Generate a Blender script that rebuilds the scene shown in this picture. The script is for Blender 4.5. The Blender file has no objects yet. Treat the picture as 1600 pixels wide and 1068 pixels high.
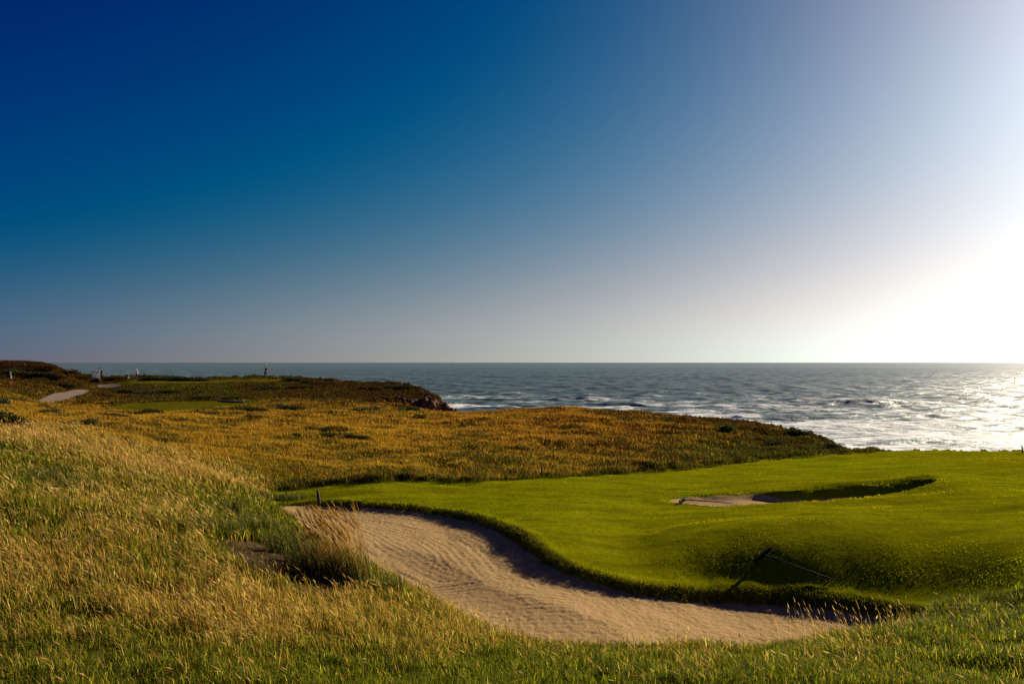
import bpy, bmesh, math, random
import numpy as np
from mathutils import Vector, Matrix, Euler

sc = bpy.context.scene
COL = sc.collection
rng = np.random.default_rng(7)
random.seed(7)

# ------------------------------------------------------------------ camera
F = 1244.44                      # focal length in photo pixels (28 mm on 36 mm, 1600 px wide)
HX, HY = 800.0, 566.0            # where the horizon crosses the frame's middle column
cam_d = bpy.data.cameras.new('camera')
cam = bpy.data.objects.new('camera', cam_d)
COL.objects.link(cam)
cam_d.sensor_width = 36.0
cam_d.lens = 28.0
cam_d.shift_y = 0.02
cam_d.clip_start = 0.05
cam_d.clip_end = 120000.0
cam.location = (0, 0, 0)
cam.rotation_euler = (math.pi / 2, 0, 0)
sc.camera = cam

# ------------------------------------------------------------------ sky, sun, exposure
SUN_EL, SUN_AZ = math.radians(21.0), math.radians(46.0)      # azimuth clockwise from +Y
SUN = Vector((math.sin(SUN_AZ) * math.cos(SUN_EL), math.cos(SUN_AZ) * math.cos(SUN_EL), math.sin(SUN_EL)))
EXPOSURE = 1.0
sc.view_settings.view_transform = 'Standard'
sc.view_settings.look = 'None'
sc.view_settings.gamma = 1.0
sc.view_settings.exposure = EXPOSURE


def N(nt, kind, **kw):
    n = nt.nodes.new(kind)
    for k, v in kw.items():
        setattr(n, k, v)
    return n


def val(nt, a, op, b=None, c=None, clamp=False):
    n = nt.nodes.new('ShaderNodeMath')
    n.operation = op
    n.use_clamp = clamp
    for i, s in enumerate((a, b, c)):
        if s is None:
            continue
        if isinstance(s, (int, float)):
            n.inputs[i].default_value = s
        else:
            nt.links.new(s, n.inputs[i])
    return n.outputs[0]


world = bpy.data.worlds.new('World')
sc.world = world
world.use_nodes = True
wn = world.node_tree
bg = wn.nodes['Background']
sky = N(wn, 'ShaderNodeTexSky', sky_type='NISHITA', sun_disc=False)
sky.sun_elevation = math.radians(20.0)
sky.sun_rotation = math.radians(42.0)
sky.air_density = 1.0
sky.dust_density = 1.0
sky.altitude = 0.0
# polarised, deeply graded version of that sky: gamma-space mix of its channels, the height above the horizon and the angle to the sun
tenth = N(wn, 'ShaderNodeVectorMath', operation='SCALE')
tenth.inputs['Scale'].default_value = 0.1
wn.links.new(sky.outputs[0], tenth.inputs[0])
gam = N(wn, 'ShaderNodeGamma')
gam.inputs[1].default_value = 1 / 2.2
wn.links.new(tenth.outputs[0], gam.inputs[0])
tc = N(wn, 'ShaderNodeTexCoord')
nrm = N(wn, 'ShaderNodeVectorMath', operation='NORMALIZE')
wn.links.new(tc.outputs['Generated'], nrm.inputs[0])
sepd = N(wn, 'ShaderNodeSeparateXYZ')
wn.links.new(nrm.outputs[0], sepd.inputs[0])
zz = val(wn, sepd.outputs[2], 'MAXIMUM', 0.0)
hz = val(wn, val(wn, zz, 'DIVIDE', -0.12), 'EXPONENT')
dot = N(wn, 'ShaderNodeVectorMath', operation='DOT_PRODUCT')
wn.links.new(nrm.outputs[0], dot.inputs[0])
_a, _e = math.radians(48), math.radians(34)
dot.inputs[1].default_value = (math.sin(_a) * math.cos(_e), math.cos(_a) * math.cos(_e), math.sin(_e))
cs = val(wn, dot.outputs['Value'], 'MAXIMUM', 0.0)
cs3 = val(wn, cs, 'POWER', 3.0)
cs6 = val(wn, cs, 'POWER', 6.0)
h2 = val(wn, val(wn, zz, 'DIVIDE', -0.2), 'EXPONENT')
chz = val(wn, cs, 'MULTIPLY', hz)
h3 = val(wn, val(wn, val(wn, val(wn, zz, 'DIVIDE', 0.16), 'POWER', 2.0), 'MULTIPLY', -1.0), 'EXPONENT')
GR = [[-1.1256, -0.2836, 0.4817, 0.5802, 0.3617, 0.6703, -0.1774, 0.5567, 0.7266, -0.1884, 0.0316],
      [-0.3697, 0.0871, 0.2835, 0.4932, 0.527, 0.1002, -0.0579, 0.1082, -0.0643, 0.2001, -0.1371],
      [0.0989, 0.2323, 0.209, 0.2996, 0.4269, -0.1694, 0.2005, -0.1647, -0.2618, 0.1818, -0.1738]]
back = val(wn, val(wn, dot.outputs['Value'], 'MULTIPLY', -1.0), 'MAXIMUM', 0.0)
comb = N(wn, 'ShaderNodeCombineColor')
for ch, k in enumerate(GR):
    d1 = N(wn, 'ShaderNodeVectorMath', operation='DOT_PRODUCT')
    wn.links.new(gam.outputs[0], d1.inputs[0])
    d1.inputs[1].default_value = k[1:4]
    s = val(wn, d1.outputs['Value'], 'ADD', k[0])
    for f, kk in ((hz, k[4]), (cs, k[5]), (cs3, k[6]), (cs6, k[7]), (h2, k[8]), (chz, k[9]), (h3, k[10])):
        s = val(wn, f, 'MULTIPLY_ADD', kk, s)
    s = val(wn, back, 'MULTIPLY_ADD', (0.42, 0.34, 0.24)[ch], s)
    s = val(wn, s, 'MAXIMUM', 0.004)
    s = val(wn, s, 'POWER', 2.2)
    wn.links.new(s, comb.inputs[ch])
ten = N(wn, 'ShaderNodeVectorMath', operation='SCALE')
ten.inputs['Scale'].default_value = 10.0 / 2 ** EXPOSURE
wn.links.new(comb.outputs[0], ten.inputs[0])
wn.links.new(ten.outputs[0], bg.inputs[0])
bg.inputs[1].default_value = 0.1

sun_d = bpy.data.lights.new('sun', 'SUN')
sun_d.energy = 5.0
sun_d.angle = math.radians(0.5)
sun_d.color = (1.0, 0.87, 0.66)
sun_o = bpy.data.objects.new('sun', sun_d)
COL.objects.link(sun_o)
sun_o.rotation_euler = (-SUN).to_track_quat('-Z', 'Y').to_euler()
sun_o.location = SUN * 50

# ------------------------------------------------------------------ helpers
SEA_Z = -15.0


def tag(o, label=None, cat=None, group=None, kind=None):
    for k, v in (('label', label), ('category', cat), ('group', group), ('kind', kind)):
        if v:
            o[k] = v
    return o


def link(name, me, parent=None):
    o = bpy.data.objects.new(name, me)
    COL.objects.link(o)
    if parent is not None:
        o.parent = parent
    return o


def empty(name, loc=(0, 0, 0), rz=0.0):
    o = bpy.data.objects.new(name, None)
    COL.objects.link(o)
    o.location = loc
    o.rotation_euler = (0, 0, rz)
    o.empty_display_size = 0.2
    return o


def np_mesh(name, verts, faces_idx, face_sizes, mat=None, smooth=False):
    me = bpy.data.meshes.new(name)
    verts = np.asarray(verts, np.float32)
    me.vertices.add(len(verts))
    me.vertices.foreach_set('co', verts.ravel())
    li = np.asarray(faces_idx, np.int32).ravel()
    fs = np.asarray(face_sizes, np.int32)
    me.loops.add(len(li))
    me.loops.foreach_set('vertex_index', li)
    me.polygons.add(len(fs))
    st = np.zeros(len(fs), np.int32)
    st[1:] = np.cumsum(fs)[:-1]
    me.polygons.foreach_set('loop_start', st)
    me.polygons.foreach_set('use_smooth', np.full(len(fs), smooth, bool))
    me.update(calc_edges=True)
    if mat is not None:
        me.materials.append(mat)
    return me


def set_attr(me, name, arr):
    a = me.attributes.new(name, 'FLOAT', 'POINT')
    a.data.foreach_set('value', np.asarray(arr, np.float32).ravel())


def set_col(me, name, rgb):
    a = me.attributes.new(name, 'FLOAT_COLOR', 'POINT')
    c = np.ones((len(rgb), 4), np.float32)
    c[:, :3] = rgb
    a.data.foreach_set('color', c.ravel())


def smooth01(t):
    t = np.clip(t, 0, 1)
    return t * t * (3 - 2 * t)


def _hash(ix, iy, seed):
    h = (ix.astype(np.int64) * 374761393 + iy.astype(np.int64) * 668265263 + seed * 1442695041) & 0x7fffffff
    h = ((h ^ (h >> 13)) * 1274126177) & 0x7fffffff
    return ((h ^ (h >> 16)) & 0xffff) / 65535.0


def vnoise(x, y, seed=0):
    x = np.asarray(x, float)
    y = np.asarray(y, float)
    ix, iy = np.floor(x), np.floor(y)
    fx, fy = smooth01(x - ix), smooth01(y - iy)
    ix = ix.astype(np.int64)
    iy = iy.astype(np.int64)
    a, b = _hash(ix, iy, seed), _hash(ix + 1, iy, seed)
    c, d = _hash(ix, iy + 1, seed), _hash(ix + 1, iy + 1, seed)
    return (a * (1 - fx) + b * fx) * (1 - fy) + (c * (1 - fx) + d * fx) * fy


def fbm(x, y, oct=4, seed=0, gain=0.5):
    s, a, t = 0.0, 1.0, 0.0
    for i in range(oct):
        ang = 0.6 * i
        xr = x * math.cos(ang) - y * math.sin(ang)
        yr = x * math.sin(ang) + y * math.cos(ang)
        s = s + a * vnoise(xr * 2 ** i + 17.3 * i, yr * 2 ** i - 9.1 * i, seed + i)
        t += a
        a *= gain
    return s / t                                   # 0..1


def seg_dist(px, py, poly, closed=True):
    best = np.full(np.shape(px), 1e9)
    n = len(poly)
    for i in range(n if closed else n - 1):
        ax, ay = poly[i]
        bx, by = poly[(i + 1) % n]
        dx, dy = bx - ax, by - ay
        L = dx * dx + dy * dy + 1e-12
        t = np.clip(((px - ax) * dx + (py - ay) * dy) / L, 0, 1)
        d = (px - ax - t * dx) ** 2 + (py - ay - t * dy) ** 2
        best = np.minimum(best, d)
    return np.sqrt(best)


def inside(px, py, poly):
    c = np.zeros(np.shape(px), bool)
    n = len(poly)
    for i in range(n):
        x1, y1 = poly[i]
        x2, y2 = poly[(i + 1) % n]
        if y1 == y2:
            continue
        cond = (y1 > py) != (y2 > py)
        xi = (x2 - x1) * (py - y1) / (y2 - y1) + x1
        c ^= cond & (px < xi)
    return c


def sdist(px, py, poly):
    d = seg_dist(px, py, poly)
    return np.where(inside(px, py, poly), d, -d)    # positive inside


def round_poly(poly, it=2):
    p = np.array(poly, float)
    for _ in range(it):
        q = np.roll(p, -1, 0)
        p = np.stack([0.75 * p + 0.25 * q, 0.25 * p + 0.75 * q], 1).reshape(-1, 2)
    return [tuple(v) for v in p]


def at(px, py, Y):
    """photo pixel at depth Y -> world point"""
    return ((px - HX) / F * Y, Y, -(py - HY) / F * Y)


# ------------------------------------------------------------------ terrain: broad shape
XMID = []
CP = [  # photo pixel x, y, depth in metres
    (-500, 1068, 6.0), (0, 1068, 6.0), (400, 1068, 6.2), (800, 1068, 6.5), (1200, 1068, 6.5), (1600, 1068, 6.5), (2100, 1068, 6.5),
    (0, 1000, 7.4), (400, 1000, 7.9), (800, 1034, 8.0), (1200, 1037, 8.2), (1600, 1022, 8.0),
    (0, 900, 9.5), (200, 900, 10.4), (-400, 850, 9.5), (300, 950, 9.2), (600, 972, 10.0), (760, 994, 10.4), (900, 1010, 10.5), (1100, 1016, 10.3),
    (1300, 1013, 10.5), (1450, 982, 11.4),
    (530, 922, 11.5), (450, 885, 12.5), (640, 936, 13.0), (570, 890, 14.0), (505, 850, 16.5), (440, 818, 21.5), (350, 818, 17.0), (300, 850, 13.0),
    (0, 800, 13.0), (150, 800, 14.0), (-400, 700, 14.0),
    (0, 720, 20.0), (0, 682, 26.0), (60, 682, 27.0), (200, 717, 25.5), (300, 741, 25.0), (400, 770, 25.5), (-500, 640, 26.0), (200, 770, 18.5),
    (100, 652, 50.0), (200, 692, 33.0), (200, 662, 46.0), (300, 700, 37.0), (400, 738, 31.5), (420, 690, 43.0), (450, 660, 56.0), (600, 700, 43.0),
    (600, 662, 60.0), (600, 646, 70.0), (600, 735, 34.0), (0, 650, 50.0), (-600, 640, 45.0), (0, 625, 75.0), (-500, 605, 80.0),
    (440, 757, 31.0), (800, 750, 32.5), (1000, 739, 36.0), (1150, 723, 42.0), (1325, 709, 47.5), (1450, 703, 49.5), (1600, 704, 46.0), (1900, 715, 42.0),
    (600, 752, 31.5), (430, 782, 29.0), (520, 784, 28.2), (640, 789, 27.2), (720, 802, 25.4), (790, 823, 22.8), (850, 865, 19.4), (900, 889, 18.4), 
    (700, 775, 29.0), (900, 800, 25.0), (1000, 830, 22.5), (1200, 800, 24.0), 
    (1050, 793, 26.6), (1130, 796, 26.0),
    (1400, 800, 23.2), (1550, 800, 22.6), (1550, 742, 33.0), 
    (1500, 945, 14.6), (1560, 965, 12.8), (1500, 985, 11.3), (1900, 900, 15.0), (1900, 780, 23.0), (1650, 990, 10.5),
    (1300, 740, 35.0), (1470, 746, 29.0), (1400, 760, 28.5), (1500, 722, 39.5), (1200, 760, 30.0), (1330, 765, 28.5), (1430, 764, 27.4), (1300, 784, 26.0),
    (850, 641, 75.0), (1000, 647, 72.0), (1100, 655, 68.0), (1200, 665, 64.0), (1260, 681, 57.5), (1322, 707, 49.5), (900, 690, 47.5), (900, 720, 39.5),
    (1100, 690, 51.0), (1100, 718, 43.0), (750, 648, 78.0), (1200, 690, 52.0),
    (0, 571, 108.0), (80, 572, 108.0), (40, 590, 100.0), (110, 585, 112.0), (130, 602, 112.0), (150, 600, 121.0), (200, 597, 116.0), (320, 595, 122.0),
    (415, 592, 121.0), (500, 597, 118.0), (560, 603, 112.0), (620, 603, 109.0), (660, 614, 104.0), (688, 634, 99.0),
    (600, 634, 84.0), (500, 628, 87.0), (300, 611, 105.0), (300, 636, 80.0), (100, 616, 95.0), (50, 630, 82.0), (400, 620, 95.0), (560, 618, 97.0),
    (-400, 575, 100.0), (-500, 580, 130.0), (200, 588, 135.0), (400, 588, 132.0),
]
# the steep face of the green above the large bunker: crest, face and foot at even steps
for px, yc_, Yc, yf_, Yf in ((980, 868, 19.7, 911, 17.8), (1040, 862, 19.6, 921, 17.8), (1100, 858, 19.5, 926, 17.8), (1160, 855, 19.4, 929, 17.75), (1220, 853, 19.3, 931, 17.7), (1280, 852, 19.3, 933, 17.5),
                             (1340, 853, 19.25, 935, 17.35), (1400, 855, 19.1, 937, 17.05), (1460, 858, 18.85, 938, 16.65), (1520, 863, 18.25, 938, 16.1), (1580, 870, 17.4, 936, 15.6), (1650, 880, 16.6, 934, 14.9)):
    Yf = Yf + 0.16 * (px > 1080)
    CP += [(px, yc_, Yc), (px, yf_, Yf)]
    _c, _f = at(px, yc_, Yc), at(px, yf_, Yf)
    XMID.append(tuple(0.5 * (_c[k] + _f[k]) for k in range(3)))
WP = [  # pixel x at depth Y with relative height z
    (760, 14.6, -5.0), (900, 14.0, -5.1), (1100, 14.0, -5.2), (1300, 14.2, -5.1), (640, 16.4, -4.95), (560, 18.4, -4.9), (505, 21.5, -4.95), (440, 26.5, -5.0),
    (700, 20.0, -4.99), (900, 16.8, -4.95), (600, 23.0, -5.02), (1100, 16.3, -5.14), (500, 26.5, -5.0), (780, 18.5, -4.88), (650, 25.0, -4.96),
]
XP = [(0, 0, -1.75), (-6, 0, -1.2), (6, 0, -1.95), (0, -4, -1.4), (-8, -4, -0.9), (8, -4, -1.8), (-10, 5, -1.7), (9, 5, -2.2),
      (70, 30, -5.0), (60, 60, -6.0), (0, 160, -4.0), (-60, 160, -4.0), (-160, 150, -2.0), (50, 150, -5.0), (-150, 60, -1.5), (-40, 20, -1.2)]
pts = [at(*c) for c in CP] + [((px - HX) / F * Y, Y, z) for px, Y, z in WP] + XP + XMID
pts = np.array(pts)


def uv(x, y):
    return x / (y + 7.0), np.log(y + 7.0) * 0.55


cu, cv = uv(pts[:, 0], pts[:, 1])


def _phi(r2):
    return np.where(r2 > 1e-12, 0.5 * r2 * np.log(np.maximum(r2, 1e-12)), 0.0)


_n = len(pts)
_K = _phi((cu[:, None] - cu[None]) ** 2 + (cv[:, None] - cv[None]) ** 2) + np.eye(_n) * 2e-4
_P = np.stack([np.ones(_n), cu, cv], 1)
_A = np.zeros((_n + 3, _n + 3))
_A[:_n, :_n] = _K
_A[:_n, _n:] = _P
_A[_n:, :_n] = _P.T
_w = np.linalg.solve(_A, np.concatenate([pts[:, 2], np.zeros(3)]))


def base_z(x, y):
    x = np.asarray(x, float)
    y = np.asarray(y, float)
    sh = x.shape
    u, v = uv(x.ravel(), y.ravel())
    out = np.empty(len(u))
    for i in range(0, len(u), 40000):
        s = slice(i, i + 40000)
        r2 = (u[s, None] - cu) ** 2 + (v[s, None] - cv) ** 2
        out[s] = _phi(r2) @ _w[:_n] + _w[_n] + _w[_n + 1] * u[s] + _w[_n + 2] * v[s]
    return out.reshape(sh)


_Ys = np.exp(np.linspace(math.log(4.0), math.log(150.0), 900))


def ray(px, py, near=4.0):
    """world point where the ray of a photo pixel first meets the broad terrain"""
    Y = _Ys[_Ys >= near]
    x = (px - HX) / F * Y
    g = base_z(x, Y) + (py - HY) / F * Y
    k = np.argmax(g >= 0)
    if not (g >= 0).any():
        k = len(Y) - 1
    if k > 0 and g[k] > g[k - 1]:
        t = -g[k - 1] / (g[k] - g[k - 1])
        yy = Y[k - 1] + t * (Y[k] - Y[k - 1])
    else:
        yy = Y[k]
    return ((px - HX) / F * yy, yy)


COAST = [(160, -60), (110, -10), (75, 25), (45, 40), (29.5, 48.0), (26.3, 51.5), (21.0, 50.8), (21.6, 54), (21.6, 58.5), (20.8, 65.5), (16.8, 70), (11.9, 74), (3.2, 77.5),
         (-5.9, 82), (-11, 86.5), (-14.5, 90.5), (-12.5, 95), (-8.9, 98), (-8.7, 101), (-11.9, 107.5), (-16, 113.5), (-22, 118), (-30, 123), (-40, 127), (-52, 131),
         (-72, 136), (-86, 128), (-130, 124), (-240, 120), (-240, -60)]
COAST_R = round_poly(COAST, 2)

turf_px = [(452, 760), (520, 753), (600, 751), (700, 751), (800, 749), (900, 743), (1000, 738), (1080, 732), (1150, 722), (1250, 714), (1325, 709)]
TURF = [ray(*p) for p in turf_px] + [(26, 53), (34, 47), (45, 38), (40, 14), (19, 12.6)] + [ray(1590, 925), ray(1530, 935), ray(1470, 945)] + \
       [(9.2, 16.0), (7.5, 15.5), (3, 15.5), (-2, 17), (-5, 22), (-8.6, 27.5), (-9.2, 29.5)]
TURF = round_poly(TURF, 2)
lip_px = [(392, 789), (408, 787), (425, 786), (470, 787), (520, 786), (580, 787), (640, 791), (680, 796), (720, 803), (760, 813), (790, 824), (820, 843), (850, 866), (875, 880), (900, 891), (940, 903), (980, 913),
          (1040, 923), (1100, 928), (1200, 932), (1300, 938), (1400, 950), (1450, 955)]
SAND = [ray(*p) for p in lip_px] + [((px - HX) / F * Y, Y) for px, Y in
        ((1470, 14.6), (1420, 14.4), (1300, 14.0), (1100, 13.7), (900, 13.7), (760, 14.2), (640, 16.0), (560, 18.0), (505, 20.6), (435, 24.2), (398, 27.6))]
SAND = round_poly(SAND, 2)
b2_px = [(1040, 783), (1080, 778), (1150, 775), (1250, 767), (1320, 768), (1365, 769), (1400, 761), (1432, 752), (1455, 748), (1464, 751), (1440, 763), (1410, 772), (1375, 780),
         (1300, 784), (1200, 787), (1130, 791), (1070, 789)]
far2 = [((px - HX) / F * Y, Y) for px, Y in ((1250, 28.2), (1320, 28.4), (1365, 28.5), (1400, 28.6), (1432, 28.75), (1456, 28.8), (1466, 28.5))]
near2 = [((px - HX) / F * Y, Y) for px, Y in ((1450, 27.9), (1415, 27.4), (1375, 26.9), (1300, 26.3))]
SAND2 = round_poly([ray(*p) for p in b2_px[:3]] + far2 + near2 + [ray(*p) for p in b2_px[-3:]], 1)
PATH = round_poly([ray(*p, near=60) for p in ((48, 630), (75, 618), (100, 613), (138, 611), (140, 616), (118, 622), (95, 629), (70, 633))], 1)
PATH2 = round_poly([ray(*p, near=60) for p in ((150, 602), (170, 601), (190, 602), (186, 606.5), (165, 608), (152, 608))], 1)
GREEN2 = round_poly([ray(*p, near=55) for p in ((148, 643), (175, 635), (230, 630), (300, 628), (370, 629), (415, 631), (405, 636), (340, 641), (260, 647), (190, 648))], 1)
TEE = round_poly([ray(*p, near=90) for p in ((160, 600), (250, 596), (360, 594), (470, 595), (430, 599), (300, 600), (180, 606))], 1)
SOIL = round_poly([ray(*p) for p in ((340, 842), (400, 846), (455, 868), (505, 892), (560, 926), (490, 926), (430, 908), (370, 882))], 1)

# ------------------------------------------------------------------ terrain grid
NU, NV = 860, 900
u1 = np.linspace(-1.0, 0.85, NU)
v1 = np.linspace(math.log(2.0), math.log(158.0), NV)
gy = (np.exp(v1) - 6.0)[:, None] * np.ones((1, NU))
gx = (np.exp(v1))[:, None] * u1[None]
gz = base_z(gx, gy)
d_coast = sdist(gx, gy, COAST_R)
d_turf = sdist(gx, gy, TURF)
d_sand = sdist(gx, gy, SAND)
d_sand2 = sdist(gx, gy, SAND2)
d_path = np.maximum(sdist(gx, gy, PATH), sdist(gx, gy, PATH2))
d_green2 = np.maximum(sdist(gx, gy, GREEN2), sdist(gx, gy, TEE))
d_soil = sdist(gx, gy, SOIL)
# ragged natural edges
rag = (fbm(gx * 1.3, gy * 1.3, 4, 3) - 0.5)
rag_t = (fbm(gx * 4.0, gy * 4.0, 3, 31) - 0.5)
d_coast = d_coast + rag * 1.6
d_sand = d_sand + rag_t * 0.18
d_sand2 = d_sand2 + rag_t * 0.12
d_turf_r = d_turf + rag * 0.8
smoothturf = smooth01((np.maximum(np.maximum(d_turf, d_green2), d_path) + 0.4) / 0.8)
rough = 1 - smoothturf
zs = gz.copy()
gz += rough * ((fbm(gx * 0.45, gy * 0.45, 4, 11) - 0.5) * 0.42 * np.clip(gy / 14, 0.35, 1) * (1 + 0.5 * smooth01((gy - 30) / 6) * smooth01((95 - gy) / 10)) + (fbm(gx * 2.2, gy * 2.2, 3, 12) - 0.5) * 0.14)
gz += smoothturf * (1 - 0.8 * smooth01((21.0 - gy) / 1.5)) * ((fbm(gx * 0.25, gy * 0.25, 3, 15) - 0.5) * 0.16 + (fbm(gx * 0.8, gy * 1.5, 3, 14) - 0.5) * 0.105 + (fbm(gx * 5, gy * 5, 2, 16) - 0.5) * 0.012)
# the meadow stands a little above the mown turf at its far edge
far_meadow = (gy > 29) & (d_turf < 0.5)
gz += np.where(far_meadow, 0.16 * smooth01((-d_turf_r + 0.15) / 0.5), 0.0)
# bunker: sand floor with a lip
floor1 = -4.98 - 0.50 * smooth01((gx - 0.4) / 5.0) - 0.14 * smooth01((gy - 19) / 8) + 0.10 * (fbm(gx * 0.5, gy * 0.5, 3, 21) - 0.5)
k1 = smooth01((d_sand + 0.06) / 0.30)
nearside = smooth01((d_sand) / 1.6)
is_near_edge = gy < (17.2 - gx * 0.02 - np.clip(-gx, 0, 20) * -1.0) * 0
bz = np.minimum(zs + 0.02, np.maximum(floor1, zs - 0.17 - 0.20 * smooth01((gx - 1.5) / 3.0)) + 0.08 * (1 - smooth01(d_sand / 1.1)) ** 2)
gz = gz * (1 - k1) + bz * k1
# turf lip slightly raised
gz += 0.06 * np.exp(-((d_sand + 0.25) / 0.22) ** 2) * (d_turf > 0)
nl = np.array([ray(*q_) for q_ in ((1045, 784), (1070, 789), (1130, 791), (1200, 787))] + near2[::-1])
nlz = base_z(nl[:, 0], nl[:, 1])
floor2 = np.interp(gx, nl[:, 0], nlz) - 0.10 - 0.32 * np.clip((gx - 7.8) / 2.6, 0, 1) + 0.04 * (fbm(gx * 2, gy * 2, 3, 119) - 0.5)
k2 = smooth01((d_sand2 + 0.03) / 0.45)
gz = gz * (1 - k2) + floor2 * k2
gz += (0.10 + 0.13 * smooth01((gx - 9.5) / 2.5)) * np.exp(-((d_sand2 + 0.45) / 0.5) ** 2) * smooth01((gy - 26.9 - np.clip(gx - 11, 0, 9) * 0.42) / 1.0)
# cliffs to the sea
out = np.clip(-d_coast, 0, None)
drop = np.where(out < 0.8, 0.9 * out ** 1.2, 0.69 + (out - 0.8) * 1.9)
drop += np.where(out > 0, (fbm(gx * 0.7, gy * 0.7, 4, 41) - 0.5) * 2.2 * smooth01(out / 1.5), 0)
crag = smooth01((gy - 84) / 4) * np.exp(-(d_coast / 4.0) ** 2)
gz += crag * (np.abs(fbm(gx * 0.55, gy * 0.55, 4, 43) * 2 - 1) * -2.0 + 0.35)
gz = np.maximum(gz - drop, SEA_Z - 5.0)
gz -= 0.25 * (1 - smooth01(d_coast / 1.5)) * (d_coast > 0)
grid = np.stack([gx, gy, gz], 2)


def ground_at(x, y):
    """height of the finished ground (bilinear in the grid)"""
    u = (x / (y + 6.0) - u1[0]) / (u1[1] - u1[0])
    v = (math.log(y + 6.0) - v1[0]) / (v1[1] - v1[0])
    i = int(min(max(u, 0), NU - 2))
    j = int(min(max(v, 0), NV - 2))
    a, b = u - i, v - j
    return float(gz[j, i] * (1 - a) * (1 - b) + gz[j, i + 1] * a * (1 - b) + gz[j + 1, i] * (1 - a) * b + gz[j + 1, i + 1] * a * b)


def on_ground(px, py, near=4.0):
    x, y = ray(px, py, near)
    return Vector((x, y, ground_at(x, y)))


# ------------------------------------------------------------------ plant mix over the ground (what grows where)
PX = HX + F * gx / np.maximum(gy, 1.5)
PY = HY - F * gz / np.maximum(gy, 1.5)
MIX = [  # pixel x, y : straw, green, rust (succulent ground cover), olive
    (0, 1060, .35, .65, 0, 0), (400, 1060, .25, .75, 0, 0), (800, 1060, .1, .9, 0, 0), (1200, 1050, .1, .9, 0, 0), (1600, 1050, .1, .9, 0, 0),
    (0, 980, .6, .4, 0, 0), (150, 990, .55, .45, 0, 0), (300, 950, .95, .05, 0, 0), (450, 960, .95, .05, 0, 0), (550, 980, .75, .25, 0, 0), (700, 980, .7, .3, 0, 0), (900, 1000, .5, .5, 0, 0),
    (1100, 1005, .45, .55, 0, 0), (1300, 1000, .3, .7, 0, 0), (1500, 980, .15, .85, 0, 0), (200, 1030, .3, .7, 0, 0), (550, 1040, .15, .85, 0, 0), (950, 1040, .1, .9, 0, 0),
    (0, 900, .75, .25, 0, 0), (150, 900, .8, .2, 0, 0), (300, 890, .6, .4, 0, 0), (0, 830, .6, .4, 0, 0), (150, 840, .7, .3, 0, 0), (60, 770, .45, .55, 0, 0), (180, 790, .75, .25, 0, 0),
    (250, 830, .7, .3, 0, 0), (330, 800, .4, .6, 0, 0), (300, 770, .55, .45, 0, 0), (420, 830, .2, .8, 0, 0), (500, 870, .2, .8, 0, 0), (560, 910, .6, .4, 0, 0),
    (20, 710, .5, .5, 0, 0), (100, 740, .5, .5, 0, 0), (200, 745, .5, .5, 0, 0), (300, 765, .5, .5, 0, 0), (100, 700, .7, .3, 0, 0),
    (150, 705, 1, 0, 0, 0), (250, 725, 1, 0, 0, 0), (350, 745, .9, .1, 0, 0), (420, 768, .15, .85, 0, 0), (380, 755, .5, .5, 0, 0),
    (60, 670, .9, 0, .1, 0), (200, 680, .95, 0, .05, 0), (330, 690, .95, 0, .05, 0), (300, 660, .95, 0, .05, 0), (450, 670, .9, 0, .1, 0), (600, 670, .9, 0, .1, 0), (600, 700, .85, .05, .1, 0),
    (480, 700, .9, .1, 0, 0), (430, 730, .5, .5, 0, 0), (600, 735, .6, .4, 0, 0), (750, 735, .5, .3, 0, .2), (750, 700, .85, 0, .15, 0), (700, 660, .7, 0, .3, 0), (850, 660, .6, 0, .4, 0),
    (900, 690, .6, .05, .35, 0), (900, 725, .4, .2, .1, .3), (1000, 665, .4, .1, .5, 0), (1000, 700, .35, .2, .35, .1), (1100, 680, .2, .3, .4, .1), (1100, 710, .2, .4, .1, .3),
    (1200, 685, .1, .4, .4, .1), (1250, 700, .1, .4, .2, .3), (1150, 665, .2, .1, .7, 0), (1300, 705, 0, .4, .2, .4),
    (600, 640, .5, .3, .1, .1), (500, 640, .6, .3, .1, 0), (450, 630, .4, .3, .3, 0), (600, 612, 0, .1, .9, 0), (650, 615, 0, .1, .9, 0), (540, 605, .1, .1, .8, 0), (500, 610, .2, .5, .3, 0),
    (450, 610, .25, .5, .25, 0), (350, 605, .2, .65, .15, 0), (300, 615, .3, .4, .2, .1), (400, 620, .3, .4, .3, 0), (250, 605, .2, .7, .1, 0), (200, 615, .25, .45, .3, 0),
    (60, 580, .05, .05, .9, 0), (100, 585, .05, .05, .9, 0), (20, 578, .1, .3, .6, 0), (40, 595, .7, .1, .2, 0), (90, 600, .6, .1, .3, 0), (20, 610, .8, 0, .2, 0), (120, 605, .6, .1, .3, 0),
    (20, 630, .7, .1, 0, .2), (130, 640, .6, .1, .2, .1), (60, 650, .9, .1, 0, 0),
]
MIX = np.array(MIX, float)
sub = 4
pxs, pys = PX[::sub, ::sub], PY[::sub, ::sub]
W = 0.0
ACC = 0.0
for m in MIX:
    sx, sy = 60.0, 14.0 if m[1] < 720 else 26.0
    w = np.exp(-0.5 * np.minimum(((pxs - m[0]) / sx) ** 2 + ((pys - m[1]) / sy) ** 2, 300)) + 1e-4 / (1 + ((pxs - m[0]) / sx) ** 2 + ((pys - m[1]) / sy) ** 2) ** 2
    W = W + w
    ACC = ACC + w[..., None] * m[2:]
mixs = ACC / W[..., None]


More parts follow.
